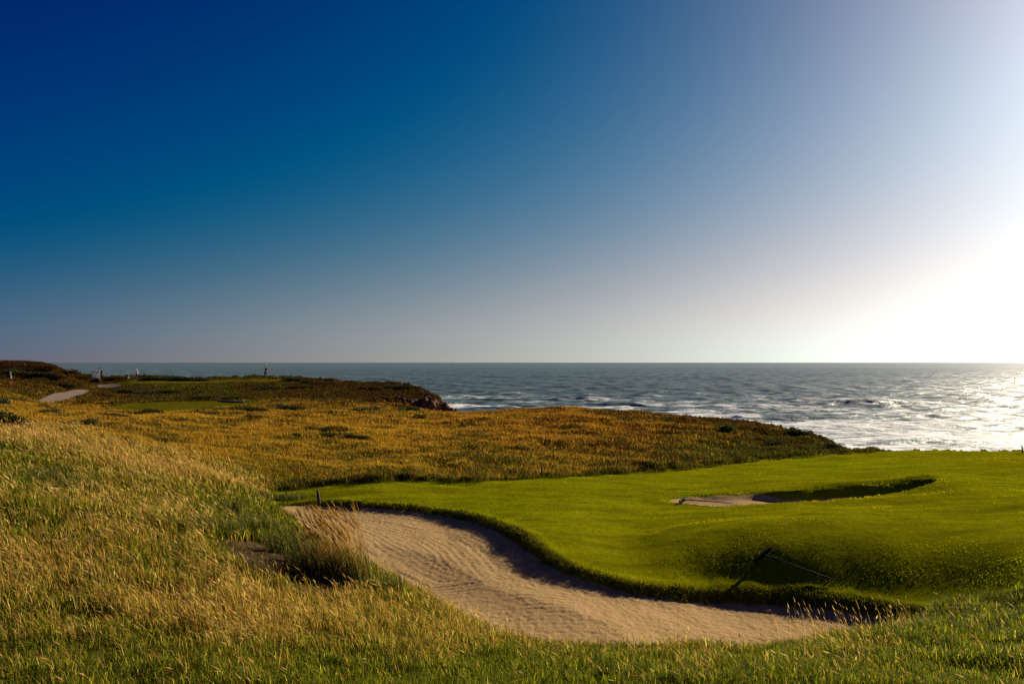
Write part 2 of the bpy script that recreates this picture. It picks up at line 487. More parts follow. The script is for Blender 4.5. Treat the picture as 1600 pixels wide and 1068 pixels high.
def upsample(a):
    jj = np.minimum(np.arange(NV) / sub, a.shape[0] - 1.001)
    ii = np.minimum(np.arange(NU) / sub, a.shape[1] - 1.001)
    j0, i0 = jj.astype(int), ii.astype(int)
    fj, fi = (jj - j0)[:, None, None], (ii - i0)[None, :, None]
    return (a[j0][:, i0] * (1 - fj) * (1 - fi) + a[j0 + 1][:, i0] * fj * (1 - fi) + a[j0][:, i0 + 1] * (1 - fj) * fi + a[j0 + 1][:, i0 + 1] * fj * fi)


mix = upsample(mixs)
# patchiness
pat = fbm(gx * 0.8, gy * 0.8, 4, 51) * 2 - 1
pat2 = fbm(gx * 0.22, gy * 0.22, 4, 57) * 2 - 1
straw = np.clip(mix[..., 0] + 0.55 * (pat * 0.8 + pat2 * 0.5) * mix[..., 0], 0, 2)
green = np.clip(mix[..., 1] - 0.55 * (pat * 0.8 + pat2 * 0.5) * mix[..., 1], 0, 2)
rust = np.clip(mix[..., 2] * (1 + 1.2 * (fbm(gx * 0.35, gy * 0.35, 4, 61) * 2 - 1)), 0, 2)
olive = mix[..., 3] + np.where(gy > 30, 0.75 * smooth01((fbm(gx * 0.33, gy * 0.33, 4, 63) - 0.54) / 0.10) * mix[..., 0], 0)
tot = straw + green + rust + olive + 1e-6
farp = smooth01((gy - 84) / 8)
straw = straw * (1 - 0.45 * farp)
olive = olive + 0.15 * farp * fbm(gx * 0.3, gy * 0.3, 4, 66)
rust = rust + 0.25 * farp * smooth01((fbm(gx * 0.25, gy * 0.4, 4, 67) - 0.45) / 0.15)
tot = straw + green + rust + olive + 1e-6
straw, green, rust, olive = straw / tot, green / tot, rust / tot, olive / tot


# ------------------------------------------------------------------ materials
def new_mat(name):
    m = bpy.data.materials.new(name)
    m.use_nodes = True
    return m, m.node_tree, m.node_tree.nodes['Principled BSDF']


def simple_mat(name, col, rough=0.6, metal=0.0, noise=0.25, scale=30.0, bump=0.0, spec=0.3):
    m, nt, b = new_mat(name)
    t = N(nt, 'ShaderNodeTexNoise')
    t.inputs['Scale'].default_value = scale
    t.inputs['Detail'].default_value = 5
    tco = N(nt, 'ShaderNodeTexCoord')
    nt.links.new(tco.outputs['Object'], t.inputs['Vector'])
    mx = N(nt, 'ShaderNodeMix', data_type='RGBA')
    mx.inputs['A'].default_value = (*[c * (1 - noise) for c in col], 1)
    mx.inputs['B'].default_value = (*[min(1, c * (1 + noise)) for c in col], 1)
    nt.links.new(t.outputs['Fac'], mx.inputs['Factor'])
    nt.links.new(mx.outputs['Result'], b.inputs['Base Color'])
    b.inputs['Roughness'].default_value = rough
    b.inputs['Metallic'].default_value = metal
    b.inputs['Specular IOR Level'].default_value = spec
    if bump:
        bp = N(nt, 'ShaderNodeBump')
        bp.inputs['Strength'].default_value = bump
        bp.inputs['Distance'].default_value = 0.02
        nt.links.new(t.outputs['Fac'], bp.inputs['Height'])
        nt.links.new(bp.outputs[0], b.inputs['Normal'])
    return m


def attr(nt, name, out='Fac'):
    a = N(nt, 'ShaderNodeAttribute')
    a.attribute_name = name
    return a.outputs[out]


def noise(nt, vec, scale, detail=4.0, rough=0.55):
    t = N(nt, 'ShaderNodeTexNoise')
    t.inputs['Scale'].default_value = scale
    t.inputs['Detail'].default_value = detail
    t.inputs['Roughness'].default_value = rough
    nt.links.new(vec, t.inputs['Vector'])
    return t.outputs['Fac']


def ramp(nt, fac, stops):
    r = N(nt, 'ShaderNodeValToRGB')
    e = r.color_ramp.elements
    e[0].position, e[0].color = stops[0][0], (*stops[0][1], 1)
    e[1].position, e[1].color = stops[-1][0], (*stops[-1][1], 1)
    for p, c in stops[1:-1]:
        q = e.new(p)
        q.color = (*c, 1)
    nt.links.new(fac, r.inputs[0])
    return r.outputs[0]


def mixc(nt, fac, a, b):
    mx = N(nt, 'ShaderNodeMix', data_type='RGBA')
    for s, v in (('Factor', fac), ('A', a), ('B', b)):
        if isinstance(v, (int, float)):
            mx.inputs[s].default_value = v
        elif isinstance(v, tuple):
            mx.inputs[s].default_value = (*v, 1)
        else:
            nt.links.new(v, mx.inputs[s])
    return mx.outputs['Result']


def band(nt, src, lo, hi):
    r = N(nt, 'ShaderNodeMapRange')
    r.interpolation_type = 'SMOOTHSTEP'
    r.inputs['From Min'].default_value = lo
    r.inputs['From Max'].default_value = hi
    nt.links.new(src, r.inputs['Value'])
    return r.outputs[0]


def land_material():
    m, nt, b = new_mat('land')
    geo = N(nt, 'ShaderNodeNewGeometry')
    pos = geo.outputs['Position']
    n1 = noise(nt, pos, 0.9, 6)
    n2 = noise(nt, pos, 7.0, 6, 0.65)
    n3 = noise(nt, pos, 45.0, 4, 0.7)
    n4 = noise(nt, pos, 0.25, 4)
    # turf
    turf = ramp(nt, n2, [(0.25, (0.115, 0.122, 0.002)), (0.5, (0.165, 0.168, 0.002)), (0.75, (0.225, 0.210, 0.003))])
    mpt = N(nt, 'ShaderNodeMapping')
    mpt.inputs['Scale'].default_value = (0.28, 0.95, 1.0)
    nt.links.new(pos, mpt.inputs[0])
    turf = mixc(nt, band(nt, noise(nt, mpt.outputs[0], 1.3, 6, 0.65), 0.35, 0.68), turf, ramp(nt, n3, [(0.3, (0.070, 0.082, 0.002)), (0.7, (0.140, 0.130, 0.003))]))
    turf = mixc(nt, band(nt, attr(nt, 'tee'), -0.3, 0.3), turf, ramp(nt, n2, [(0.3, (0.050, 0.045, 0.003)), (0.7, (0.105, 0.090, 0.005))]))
    # rough soil and thatch below the grass
    thatch = ramp(nt, n2, [(0.3, (0.018, 0.012, 0.003)), (0.5, (0.062, 0.038, 0.007)), (0.75, (0.16, 0.09, 0.014))])
    thatch = mixc(nt, attr(nt, 'green'), thatch, ramp(nt, n2, [(0.3, (0.010, 0.015, 0.002)), (0.7, (0.050, 0.060, 0.005))]))
    thatch = mixc(nt, attr(nt, 'rust'), thatch, ramp(nt, n2, [(0.3, (0.012, 0.006, 0.003)), (0.55, (0.05, 0.020, 0.007)), (0.75, (0.09, 0.05, 0.010))]))
    col = mixc(nt, band(nt, attr(nt, 'turf'), -0.12, 0.12), thatch, turf)
    soil = ramp(nt, n2, [(0.3, (0.03, 0.018, 0.011)), (0.7, (0.10, 0.06, 0.036))])
    col = mixc(nt, band(nt, attr(nt, 'soil'), -0.15, 0.15), col, soil)
    # cliff earth
    cliff = ramp(nt, n1, [(0.3, (0.03, 0.011, 0.006)), (0.5, (0.10, 0.035, 0.016)), (0.75, (0.18, 0.085, 0.045))])
    sn = N(nt, 'ShaderNodeSeparateXYZ')
    nt.links.new(geo.outputs['Normal'], sn.inputs[0])
    steep = val(nt, band(nt, sn.outputs[2], 0.93, 0.78), 'MULTIPLY', band(nt, attr(nt, 'coast'), 5.0, 2.0))
    col = mixc(nt, steep, col, cliff)
    # cart path
    asphalt = ramp(nt, n2, [(0.3, (0.13, 0.10, 0.075)), (0.7, (0.20, 0.15, 0.115))])
    col = mixc(nt, band(nt, attr(nt, 'path'), -0.08, 0.08), col, asphalt)
    # sand with rake lines
    sand = ramp(nt, n3, [(0.25, (0.17, 0.110, 0.048)), (0.5, (0.345, 0.228, 0.104)), (0.8, (0.49, 0.335, 0.165))])
    sand = mixc(nt, val(nt, band(nt, n4, 0.4, 0.65), 'MULTIPLY', 0.35), sand, (0.30, 0.205, 0.10))
    sm = band(nt, attr(nt, 'sand'), -0.03, 0.03)
    col = mixc(nt, sm, col, sand)
    nt.links.new(col, b.inputs['Base Color'])
    b.inputs['Roughness'].default_value = 0.9
    b.inputs['Specular IOR Level'].default_value = 0.0
    bp = N(nt, 'ShaderNodeBump')
    bp.inputs['Distance'].default_value = 0.05
    bp.inputs['Strength'].default_value = 0.7
    h = val(nt, val(nt, n2, 'MULTIPLY', 0.7), 'ADD', val(nt, n3, 'MULTIPLY', 0.35))
    nt.links.new(h, bp.inputs['Height'])
    nt.links.new(bp.outputs[0], b.inputs['Normal'])
    return m


LAND = land_material()

# raked sand relief is real geometry on its own finer sheet (built below)
zone = np.zeros((NV - 1, NU - 1), int)


def cell(a):
    return 0.25 * (a[:-1, :-1] + a[1:, :-1] + a[:-1, 1:] + a[1:, 1:])


c_turf, c_sand, c_sand2, c_path, c_g2 = map(cell, (d_turf_r, d_sand, d_sand2, d_path, d_green2))
zone[c_turf > 0] = 1
zone[c_g2 > 0] = 2
zone[c_path > 0] = 3
zone[c_sand > 0] = 4
zone[c_sand2 > 0] = 5
ii = np.arange(NV * NU).reshape(NV, NU)
quad = np.stack([ii[:-1, :-1], ii[:-1, 1:], ii[1:, 1:], ii[1:, :-1]], 2)
d_sandc = d_sand - np.where(d_turf > -0.9, 0.22, 0.0)
ATT = {'green': green, 'rust': rust, 'turf': np.maximum(d_turf_r, d_green2), 'soil': d_soil, 'tee': d_green2, 'coast': d_coast, 'path': d_path, 'sand': np.maximum(d_sandc, d_sand2 - 0.24 * smooth01((gx - 8.4) / 1.2) - 0.5 * smooth01((gx - 12.6) / 1.0))}


def land_piece(name, z, label):
    q = quad[zone == z]
    used = np.unique(q)
    remap = np.zeros(NV * NU, np.int64)
    remap[used] = np.arange(len(used))
    me = np_mesh(name, grid.reshape(-1, 3)[used], remap[q], np.full(len(q), 4), LAND, True)
    for k, a in ATT.items():
        set_attr(me, k, a.ravel()[used])
    o = link(name, me)
    tag(o, label, None, None, 'structure')
    return o


land_piece('ground', 0, 'rough grassy headland sloping down to the sea cliffs')
land_piece('fairway', 1, 'mown green turf around the sand bunkers')
land_piece('tee_ground', 2, 'far mown patches of turf on the headland')
land_piece('cart_path', 3, 'pale cart path curving over the far headland')
land_piece('small_sand_bunker', 5, 'small shadowed sand bunker in the mown turf')


def bunker_sheet():
    """finer sheet for the large bunker, with rake furrows following its curve"""
    xs = np.arange(-10.2, 10.2, 0.032)
    ys = np.arange(13.2, 30.2, 0.042)
    X, Y = np.meshgrid(xs, ys)
    u = (X / (Y + 6.0) - u1[0]) / (u1[1] - u1[0])
    v = (np.log(Y + 6.0) - v1[0]) / (v1[1] - v1[0])
    i, j = np.clip(u.astype(int), 0, NU - 2), np.clip(v.astype(int), 0, NV - 2)
    a, b = u - i, v - j

    def s(g):
        return g[j, i] * (1 - a) * (1 - b) + g[j, i + 1] * a * (1 - b) + g[j + 1, i] * (1 - a) * b + g[j + 1, i + 1] * a * b
    Z = s(gz)
    D = s(d_sand)
    # furrows run along the far lip
    lip = [p for p in SAND if p[1] > 16.6]
    dl = seg_dist(X, Y, lip, False) + 0.25 * (fbm(X * 0.6, Y * 0.6, 3, 71) - 0.5)
    amp = smooth01((D - 0.15) / 0.3) * smooth01((5.6 - dl) / 2.0)
    raked = smooth01((fbm(X * 0.5 + 4, Y * 0.5, 3, 73) - 0.36) / 0.14) * np.clip(1.2 - 0.9 * smooth01((X - 0.5) / 2.5) - 0.5 * smooth01((17.8 - Y) / 1.5), 0, 1)
    ph = dl * 2 * math.pi / 0.20
    fur = (1 - 2 * np.abs(np.sin(ph / 2)) ** 0.7) * (0.3 + 1.5 * fbm(X * 1.1, Y * 1.1, 3, 74))
    Z = Z + amp * raked * fur * 0.0055 + amp * raked * 0.016 * np.maximum(np.cos(dl * math.pi / 0.85 + 0.8), 0) ** 14 * (0.3 + fbm(X * 0.7, Y * 0.7, 2, 79))
    lump = (fbm(X * 1.6, Y * 1.6, 3, 75) - 0.5) * 0.032 + (fbm(X * 7, Y * 7, 3, 76) - 0.5) * 0.016
    Z = Z + smooth01(D / 0.3) * lump * (1.0 - 0.6 * amp * raked) + (fbm(X * 14, Y * 14, 2, 78) - 0.5) * 0.024
    # scattered footprints
    r2 = np.random.default_rng(5)
    for _ in range(26):
        fx, fy = r2.uniform(-3, 6), r2.uniform(14.5, 18.0)
        q = ((X - fx) / 0.16) ** 2 + ((Y - fy) / 0.10) ** 2
        m = q < 9
        Z[m] -= 0.007 * np.exp(-q[m]) - 0.004 * np.exp(-(q[m] - 1.7) ** 2 * 2)
    idx = np.arange(X.size).reshape(X.shape)
    Q = np.stack([idx[:-1, :-1], idx[:-1, 1:], idx[1:, 1:], idx[1:, :-1]], 2)
    keep = 0.25 * (D[:-1, :-1] + D[1:, :-1] + D[:-1, 1:] + D[1:, 1:]) > -0.10
    Q = Q[keep]
    Z = Z + 0.006
    used = np.unique(Q)
    rm = np.zeros(X.size, np.int64)
    rm[used] = np.arange(len(used))
    me = np_mesh('sand_bunker', np.stack([X, Y, Z], 2).reshape(-1, 3)[used], rm[Q], np.full(len(Q), 4), LAND, True)
    for k in ATT:
        set_attr(me, k, (s(ATT[k]).ravel()[used] + (0.04 if k == 'sand' else 0)))
    o = link('sand_bunker', me)
    tag(o, 'large raked sand bunker below the mown turf', None, None, 'structure')


bunker_sheet()


# ------------------------------------------------------------------ sea
def sea():
    nr, na = 1250, 820
    r = 62.0 * np.exp(np.linspace(0, math.log(60000 / 62.0), nr) ** 1.0)
    # finer steps where single waves can be made out
    t = np.linspace(0, 1, nr)
    r = 62.0 * np.exp(math.log(2600 / 62.0) * np.minimum(t / 0.9, 1.0) + math.log(70000 / 2600.0) * np.clip((t - 0.9) / 0.1, 0, 1) ** 1.3)
    a = np.linspace(math.radians(-62), math.radians(58), na)
    R, A = np.meshgrid(r, a, indexing='ij')
    X, Y = R * np.sin(A), R * np.cos(A)
    dr = np.gradient(r)[:, None] * np.ones_like(X)
    Z = np.zeros_like(X)
    rg = np.random.default_rng(3)
    wx = X + 5 * (fbm(X * 0.02, Y * 0.02, 3, 81) - 0.5)
    wy = Y + 9 * (fbm(X * 0.015, Y * 0.03, 3, 82) - 0.5)
    for i in range(44):
        lam = 2.2 * (45 / 2.2) ** rg.random()
        th = math.radians(-100 + rg.normal(0, 26))           # travelling roughly towards the shore
        k = 2 * math.pi / lam
        amp = 0.0082 * lam ** 0.78 * rg.uniform(0.5, 1.2)
        ph = k * (wx * math.cos(th) + wy * math.sin(th)) + rg.uniform(0, 6.28)
        vis = smooth01((lam / np.maximum(dr, R * math.radians(120) / na) - 2.5) / 2.5)
        s = np.sin(ph)
        Z += amp * vis * (s + 0.35 * (np.exp(s * 1.2) - 1.2))
    Z *= 0.4 + 0.6 * smooth01((R - 140) / 130)
    # shoaling swell: long crested breakers
    foam = np.zeros_like(X)
    dshore = -sdist(X, Y, COAST_R)
    for (yc, sl, x0, x1, amp, wid, fo) in ((292, -0.08, 100, 330, 1.9, 6.5, .6), (330, -0.05, 60, 150, 1.3, 6.0, .4), (240, -0.10, 60, 210, 1.05, 5.5, 1.0), (196, -0.05, 25, 150, 0.7, 4.0, .8), (300, -0.04, -10, 260, 0.9, 7.0, .45), (172, -0.02, 40, 140, 0.55, 3.2, .9),
                                           (215, 0.02, 0, 75, 0.6, 3.8, .6), (275, 0.05, 120, 300, 0.8, 6, .6), (262, .06, -25, 40, 0.7, 5, .9), (345, .02, 20, 200, 0.9, 7, .3), (420, 0, 100, 400, 1.0, 9, .3),
                                           (156, 0.0, 20, 120, 0.5, 3.0, 1.0)):
        yy = yc + sl * X + 11 * (fbm(X * 0.018 + yc, Y * 0 + 1.7, 4, 83) - 0.5)
        env = smooth01((X - x0) / 14) * smooth01((x1 - X) / 14) * (0.55 + 0.7 * fbm(X * 0.022 + yc, Y * 0, 3, 85))
        q = (Y - yy) / wid
        prof = np.where(q > 0, np.exp(-(q / 1.6) ** 2), np.exp(-(q / 0.75) ** 2))
        Z += 0.62 * amp * env * prof * np.clip((yc - 165) / 110, 0.03, 1)
        foam = np.maximum(foam, fo * env * np.exp(-((q - 0.15) / 0.45) ** 2))
        foam = np.maximum(foam, 0.55 * fo * env * np.where((q < 0) & (q > -4), np.exp(q / 2.2), 0) * smooth01(fbm(X * 0.1, Y * 0.3, 4, 86) * 2 - 0.5))
    # surf at the foot of the cliffs
    near = np.exp(-np.clip(dshore - 6, 0, None) / 24.0)
    foam = np.maximum(foam, near * (0.45 + 0.9 * fbm(X * 0.06, Y * 0.16, 4, 87)))
    wide = np.exp(-np.clip(dshore, 0, None) / 240.0)
    foam = np.maximum(foam, wide * smooth01((fbm(X * 0.035, Y * 0.12, 5, 88, 0.6) - 0.41) / 0.22) * 1.08)
    for (bx, by, br, h) in ((-24, 270, 16, 0.0), (-12, 262, 10, 0.0)):
        q = ((X - bx) / br) ** 2 + ((Y - by) / (br * 0.6)) ** 2
        foam = np.maximum(foam, 1.2 * np.exp(-q))
        Z += h * np.exp(-q) * (0.6 + 0.8 * fbm(X * 0.8, Y * 0.8, 3, 89))
    Z = np.where(dshore < 3, Z * 0.3, Z)
    idx = np.arange(X.size).reshape(X.shape)
    Q = np.stack([idx[:-1, :-1], idx[1:, :-1], idx[1:, 1:], idx[:-1, 1:]], 2).reshape(-1, 4)
    me = np_mesh('sea', np.stack([X, Y, Z + SEA_Z], 2).reshape(-1, 3), Q, np.full(len(Q), 4), None, True)
    set_attr(me, 'foam', foam)
    m, nt, b = new_mat('sea_water')
    geo = N(nt, 'ShaderNodeNewGeometry')
    mp = N(nt, 'ShaderNodeMapping')
    mp.inputs['Scale'].default_value = (0.45, 1.0, 1.0)
    nt.links.new(geo.outputs['Position'], mp.inputs[0])
    n1 = noise(nt, mp.outputs[0], 0.22, 6, 0.62)
    n2 = noise(nt, mp.outputs[0], 1.1, 6, 0.65)
    n3 = noise(nt, mp.outputs[0], 0.03, 4, 0.6)
    n5 = noise(nt, mp.outputs[0], 3.2, 5, 0.7)
    fm = val(nt, val(nt, attr(nt, 'foam'), 'MULTIPLY', 1.15), 'ADD', val(nt, val(nt, val(nt, n2, 'ADD', n1), 'ADD', n5), 'MULTIPLY_ADD', 1.2, -1.8))
    fmask = band(nt, fm, 0.42, 0.78)
    water = mixc(nt, n3, (0.075, 0.112, 0.108), (0.10, 0.142, 0.136))
    col = mixc(nt, fmask, water, (0.66, 0.67, 0.66))
    nt.links.new(col, b.inputs['Base Color'])
    rg_ = val(nt, fmask, 'MULTIPLY_ADD', 0.4, 0.37)
    nt.links.new(rg_, b.inputs['Roughness'])
    b.inputs['IOR'].default_value = 1.33
    bp = N(nt, 'ShaderNodeBump')
    bp.inputs['Strength'].default_value = 0.9
    bp.inputs['Distance'].default_value = 0.9
    h = val(nt, val(nt, n1, 'MULTIPLY', 1.6), 'ADD', val(nt, n2, 'MULTIPLY', 0.45))
    nt.links.new(h, bp.inputs['Height'])
    nt.links.new(bp.outputs[0], b.inputs['Normal'])
    me.materials.append(m)
    tag(link('sea', me), 'open sea with white surf towards the shore', None, None, 'structure')


sea()


# ------------------------------------------------------------------ grass
def leaf_material(name, trans=0.42, rough=0.55, spec=0.10):
    m, nt, b = new_mat(name)
    c = attr(nt, 'tint', 'Color')
    nt.links.new(c, b.inputs['Base Color'])
    b.inputs['Roughness'].default_value = rough
    b.inputs['Specular IOR Level'].default_value = spec
    tr = N(nt, 'ShaderNodeBsdfTranslucent')
    mu = N(nt, 'ShaderNodeMix', data_type='RGBA', blend_type='MULTIPLY')
    mu.inputs['Factor'].default_value = 1.0
    mu.inputs['B'].default_value = (1.12, 1.10, 0.6, 1)
    nt.links.new(c, mu.inputs['A'])
    nt.links.new(mu.outputs['Result'], tr.inputs['Color'])
    ms = N(nt, 'ShaderNodeMixShader')
    ms.inputs[0].default_value = trans
    nt.links.new(b.outputs[0], ms.inputs[1])
    nt.links.new(tr.outputs[0], ms.inputs[2])
    nt.links.new(ms.outputs[0], nt.nodes['Material Output'].inputs[0])
    return m


LEAF = leaf_material('grass_leaf', 0.42, 0.75, 0.03)
TURF_LEAF = leaf_material('turf_leaf', 0.42, 0.8, 0.0)
WIND = np.array([-0.92, -0.35])


def blades(P, h, w, lean, bend, col, head=None, rs=None):
    """arrays -> (verts, loop indices, face sizes, vertex colours). head: (mask, length, width, colour)"""
    rs = rs or rng
    n = len(P)
    az = rs.uniform(0, 2 * math.pi, n)
    wd = np.stack([np.cos(az), np.sin(az), np.zeros(n)], 1) * (w * 0.5)[:, None]
    az2 = rs.uniform(0, 2 * math.pi, n)
    ld = np.stack([np.cos(az2), np.sin(az2)], 1) * rs.uniform(0, 1, n)[:, None] * lean[:, None] + WIND * bend[:, None]
    mid = P.copy()
    mid[:, :2] += ld * (h * 0.35)[:, None]
    mid[:, 2] += h * 0.58
    tip = P.copy()
    tip[:, :2] += ld * h[:, None]
    tip[:, 2] += h * np.clip(1.05 - 0.35 * np.linalg.norm(ld, axis=1), 0.35, 1.0)
    base = P.copy()
    base[:, 2] -= 0.015
    V = np.stack([base - wd, base + wd, mid + wd * 0.8, mid - wd * 0.8, tip], 1).reshape(-1, 3)
    o = np.arange(n)[:, None] * 5
    L = (o + np.array([0, 1, 2, 3, 3, 2, 4])).ravel()
    S = np.tile([4, 3], n)
    C = np.repeat(col, 5, 0)
    if head is not None:
        mk, hl, hw, hc = head
        T, M = tip[mk], mid[mk]
        k = len(T)
        if k:
            d = T - M
            d /= np.linalg.norm(d, axis=1)[:, None] + 1e-9
            d[:, :2] += WIND * 0.30
            d /= np.linalg.norm(d, axis=1)[:, None]
            a = T - d * (hl * 0.35)[:, None]
            e = T + d * (hl * 0.65)[:, None]
            c = a + (e - a) * 0.4
            s1 = wd[mk] / (np.linalg.norm(wd[mk], axis=1)[:, None] + 1e-9) * (hw * 0.5)[:, None]
            s2 = np.cross(d, s1)
            HV = np.stack([a, c + s1, e, c - s1, c + s2, c - s2], 1).reshape(-1, 3)
            ho = len(V) + np.arange(k)[:, None] * 6
            HL = (ho + np.array([0, 1, 2, 3, 0, 4, 2, 5])).ravel()
            V = np.concatenate([V, HV])
            L = np.concatenate([L, HL])
            S = np.concatenate([S, np.full(2 * k, 4)])
            C = np.concatenate([C, np.repeat(hc, 6, 0)])
    return V, L, S, C


def grass_object(name, data, label, mat=LEAF, parent=None, kind='stuff'):
    V, L, S, C = data
    me = np_mesh(name, V, L, S, mat, False)
    set_col(me, 'tint', C)
    o = link(name, me, parent)
    if kind:
        tag(o, label, None, None, kind)
    return o


cellc = 0.25 * (grid[:-1, :-1] + grid[1:, :-1] + grid[:-1, 1:] + grid[1:, 1:])
cross = np.cross(grid[1:, :-1] - grid[:-1, :-1], grid[:-1, 1:] - grid[:-1, :-1])
carea = np.linalg.norm(cross, axis=2)
cdist = np.linalg.norm(cellc, axis=2)
cpx = HX + F * cellc[..., 0] / np.maximum(cellc[..., 1], 0.5)
cpy = HY - F * cellc[..., 2] / np.maximum(cellc[..., 1], 0.5)
in_view = (cellc[..., 1] > 3.5) & (cpx > -220) & (cpx < 1800) & (cpy < 1230)
c_coast, c_soil = cell(d_coast), cell(d_soil)
cs_, cg_, cr_, co_ = map(cell, (straw, green, rust, olive))


def scatter(density):
    """poisson points on the ground; returns points and flat cell index"""
    lam = np.clip(density * carea, 0, 400) * in_view
    cnt = rng.poisson(lam).ravel()
    idx = np.repeat(np.arange(cnt.size), cnt)
    a, b = rng.random(len(idx)), rng.random(len(idx))
    j, i = np.divmod(idx, NU - 1)
    p = (grid[j, i] * ((1 - a) * (1 - b))[:, None] + grid[j, i + 1] * (a * (1 - b))[:, None] + grid[j + 1, i] * ((1 - a) * b)[:, None] + grid[j + 1, i + 1] * (a * b)[:, None])
    return p, idx


def tint(n, cols, sd=0.22):
    cols = np.array(cols)
    c = cols[rng.integers(0, len(cols), n)]
    return np.clip(c * np.exp(rng.normal(0, sd, (n, 1))) * np.exp(rng.normal(0, 0.06, (n, 3))), 0.001, 0.9)


STRAW = [(0.37, 0.225, 0.048), (0.44, 0.285, 0.074), (0.26, 0.15, 0.030), (0.50, 0.345, 0.11), (0.30, 0.18, 0.036), (0.16, 0.095, 0.018)]
PALE = [(0.50, 0.36, 0.15), (0.43, 0.30, 0.11), (0.58, 0.44, 0.22)]
GREENS = [(0.0929, 0.1165, 0.007), (0.1404, 0.1568, 0.01), (0.054, 0.0739, 0.006), (0.2052, 0.1926, 0.018), (0.0324, 0.0459, 0.005)]
OCHRE = [(0.40, 0.205, 0.018), (0.46, 0.255, 0.03), (0.30, 0.145, 0.014), (0.48, 0.31, 0.05), (0.22, 0.11, 0.01), (0.28, 0.20, 0.022)]
RUST = [(0.034, 0.0105, 0.004), (0.052, 0.019, 0.005), (0.020, 0.008, 0.004), (0.08, 0.036, 0.007), (0.024, 0.020, 0.004)]
TURFC = [(0.1472, 0.165, 0.003), (0.1748, 0.185, 0.003), (0.1196, 0.142, 0.003), (0.1978, 0.192, 0.004)]

notbare = (c_sand < 0.03) & (c_sand2 < 0) & (c_path < 0) & (c_coast > -1.0) & (c_g2 < 0)
soilk = np.where(c_soil > -0.1, 0.07, 1.0)
cY = cellc[..., 1]
isturf = c_turf > 0.0
is_near = (~isturf) & notbare & (cY < 31)
clump = cell(fbm(gx * 1.6, gy * 1.6, 3, 91))

# green grass of the near bank
dens = np.where(is_near, 2900 * np.minimum(1, (6.5 / cdist)) ** 1.4 * (0.24 + 0.90 * cg_) * (0.35 + 1.1 * smooth01((clump - 0.25) / 0.4)) * soilk, 0)
p, ix = scatter(dens)
n = len(p)
d = cdist.ravel()[ix]
g = cg_.ravel()[ix]
h = (0.050 + 0.085 * rng.random(n) ** 1.4) * (0.55 + 1.2 * clump.ravel()[ix]) * np.clip(1.15 - 0.25 * g, 0.5, 1.6) * np.clip(d / 9, 0.9, 1.7)
w = 0.0062 * np.clip(d / 7, 1, 3.5) * rng.uniform(0.7, 1.3, n)
grass_object('green_grass', blades(p, h, w, np.full(n, 1.35), np.full(n, 0.12), tint(n, GREENS, 0.5)), 'green rough grass on the near bank')
print('green', n)

# straw stalks of the near bank and hillside
crest = [ray(*q_) for q_ in ((40, 684), (100, 694), (200, 720), (300, 744), (400, 768), (425, 774))]
dcr = seg_dist(cellc[..., 0], cellc[..., 1], crest, False) + 0.9 * (cell(fbm(gx * 0.5, gy * 0.5, 3, 93)) - 0.5)
ck = np.exp(-(dcr / 1.7) ** 2) * (cY > 20)
straw_k = np.maximum(cs_ ** 1.3 * (0.22 + 1.5 * smooth01((clump - 0.3) / 0.4)), 1.05 * ck)
dens = np.where(is_near, 2300 * np.minimum(1, (6.5 / cdist)) ** 1.35 * straw_k * soilk, 0)
p, ix = scatter(dens)
n = len(p)
d = cdist.ravel()[ix]
s = cs_.ravel()[ix]
cr = ck.ravel()[ix]
h = (0.05 + 0.14 * rng.random(n) ** 1.3) * (0.7 + 0.6 * s) * np.clip(d / 9, 0.85, 1.4) * (1 + 0.35 * cr)
w = 0.0042 * np.clip(d / 7, 1, 4.2) * rng.uniform(0.7, 1.3, n)
mk = rng.random(n) < (0.12 * smooth01((clump.ravel()[ix] - 0.3) / 0.3) + 0.02)
k = mk.sum()
hl = rng.uniform(0.06, 0.13, k) * np.clip(d[mk] / 12, 0.9, 1.5)
hw = 0.012 * np.clip(d[mk] / 8, 1, 3.2) * rng.uniform(0.7, 1.2, k)
h[mk] *= 1.35
tc_ = np.where((rng.random(n) < 0.6 * cr)[:, None], tint(n, [(0.42, 0.27, 0.09), (0.48, 0.32, 0.12), (0.34, 0.20, 0.05)]), tint(n, STRAW, 0.42))
grass_object('dry_grass', blades(p, h, w, np.full(n, 0.6), rng.uniform(0.15, 0.55, n), tc_, (mk, hl, hw, tint(k, PALE, 0.2))), 'straw coloured dry grass with pale seed heads on the near hillside')
print('straw', n)

# golden meadow behind the green
is_far = (~isturf) & notbare & (cY >= 29)
dens = np.where(is_far, smooth01((cs_ + 0.45 * cg_ - 0.12) / 0.35) * 480 * (33 / np.maximum(cdist, 25)) ** 1.3 * (cs_ + 0.45 * cg_) * (0.38 + 0.95 * smooth01((cell(fbm(gx * 0.9, gy * 0.9, 4, 95)) - 0.36) / 0.25)), 0)
p, ix = scatter(dens)
n = len(p)
d = cdist.ravel()[ix]
mp_ = cell(fbm(gx * 0.55, gy * 0.55, 3, 97)).ravel()[ix]
h = (0.06 + 0.15 * rng.random(n)) * (0.5 + 1.1 * mp_) * np.clip(d / 45, 0.9, 1.3)
w = 0.010 * np.clip(d / 33, 1, 3.0) * rng.uniform(0.7, 1.3, n)
isg = rng.random(n) < (0.45 * cg_ / (cs_ + 0.45 * cg_ + 1e-6)).ravel()[ix] * 1.6
crr = np.clip(cr_.ravel()[ix] * 1.6, 0, 1)
c = np.where(isg[:, None], tint(n, GREENS, .3), tint(n, OCHRE, .32) * np.stack([1 - .1 * crr, 1 - .38 * crr, 1 - .3 * crr], 1))
h = np.where(isg, h * 0.8, h)
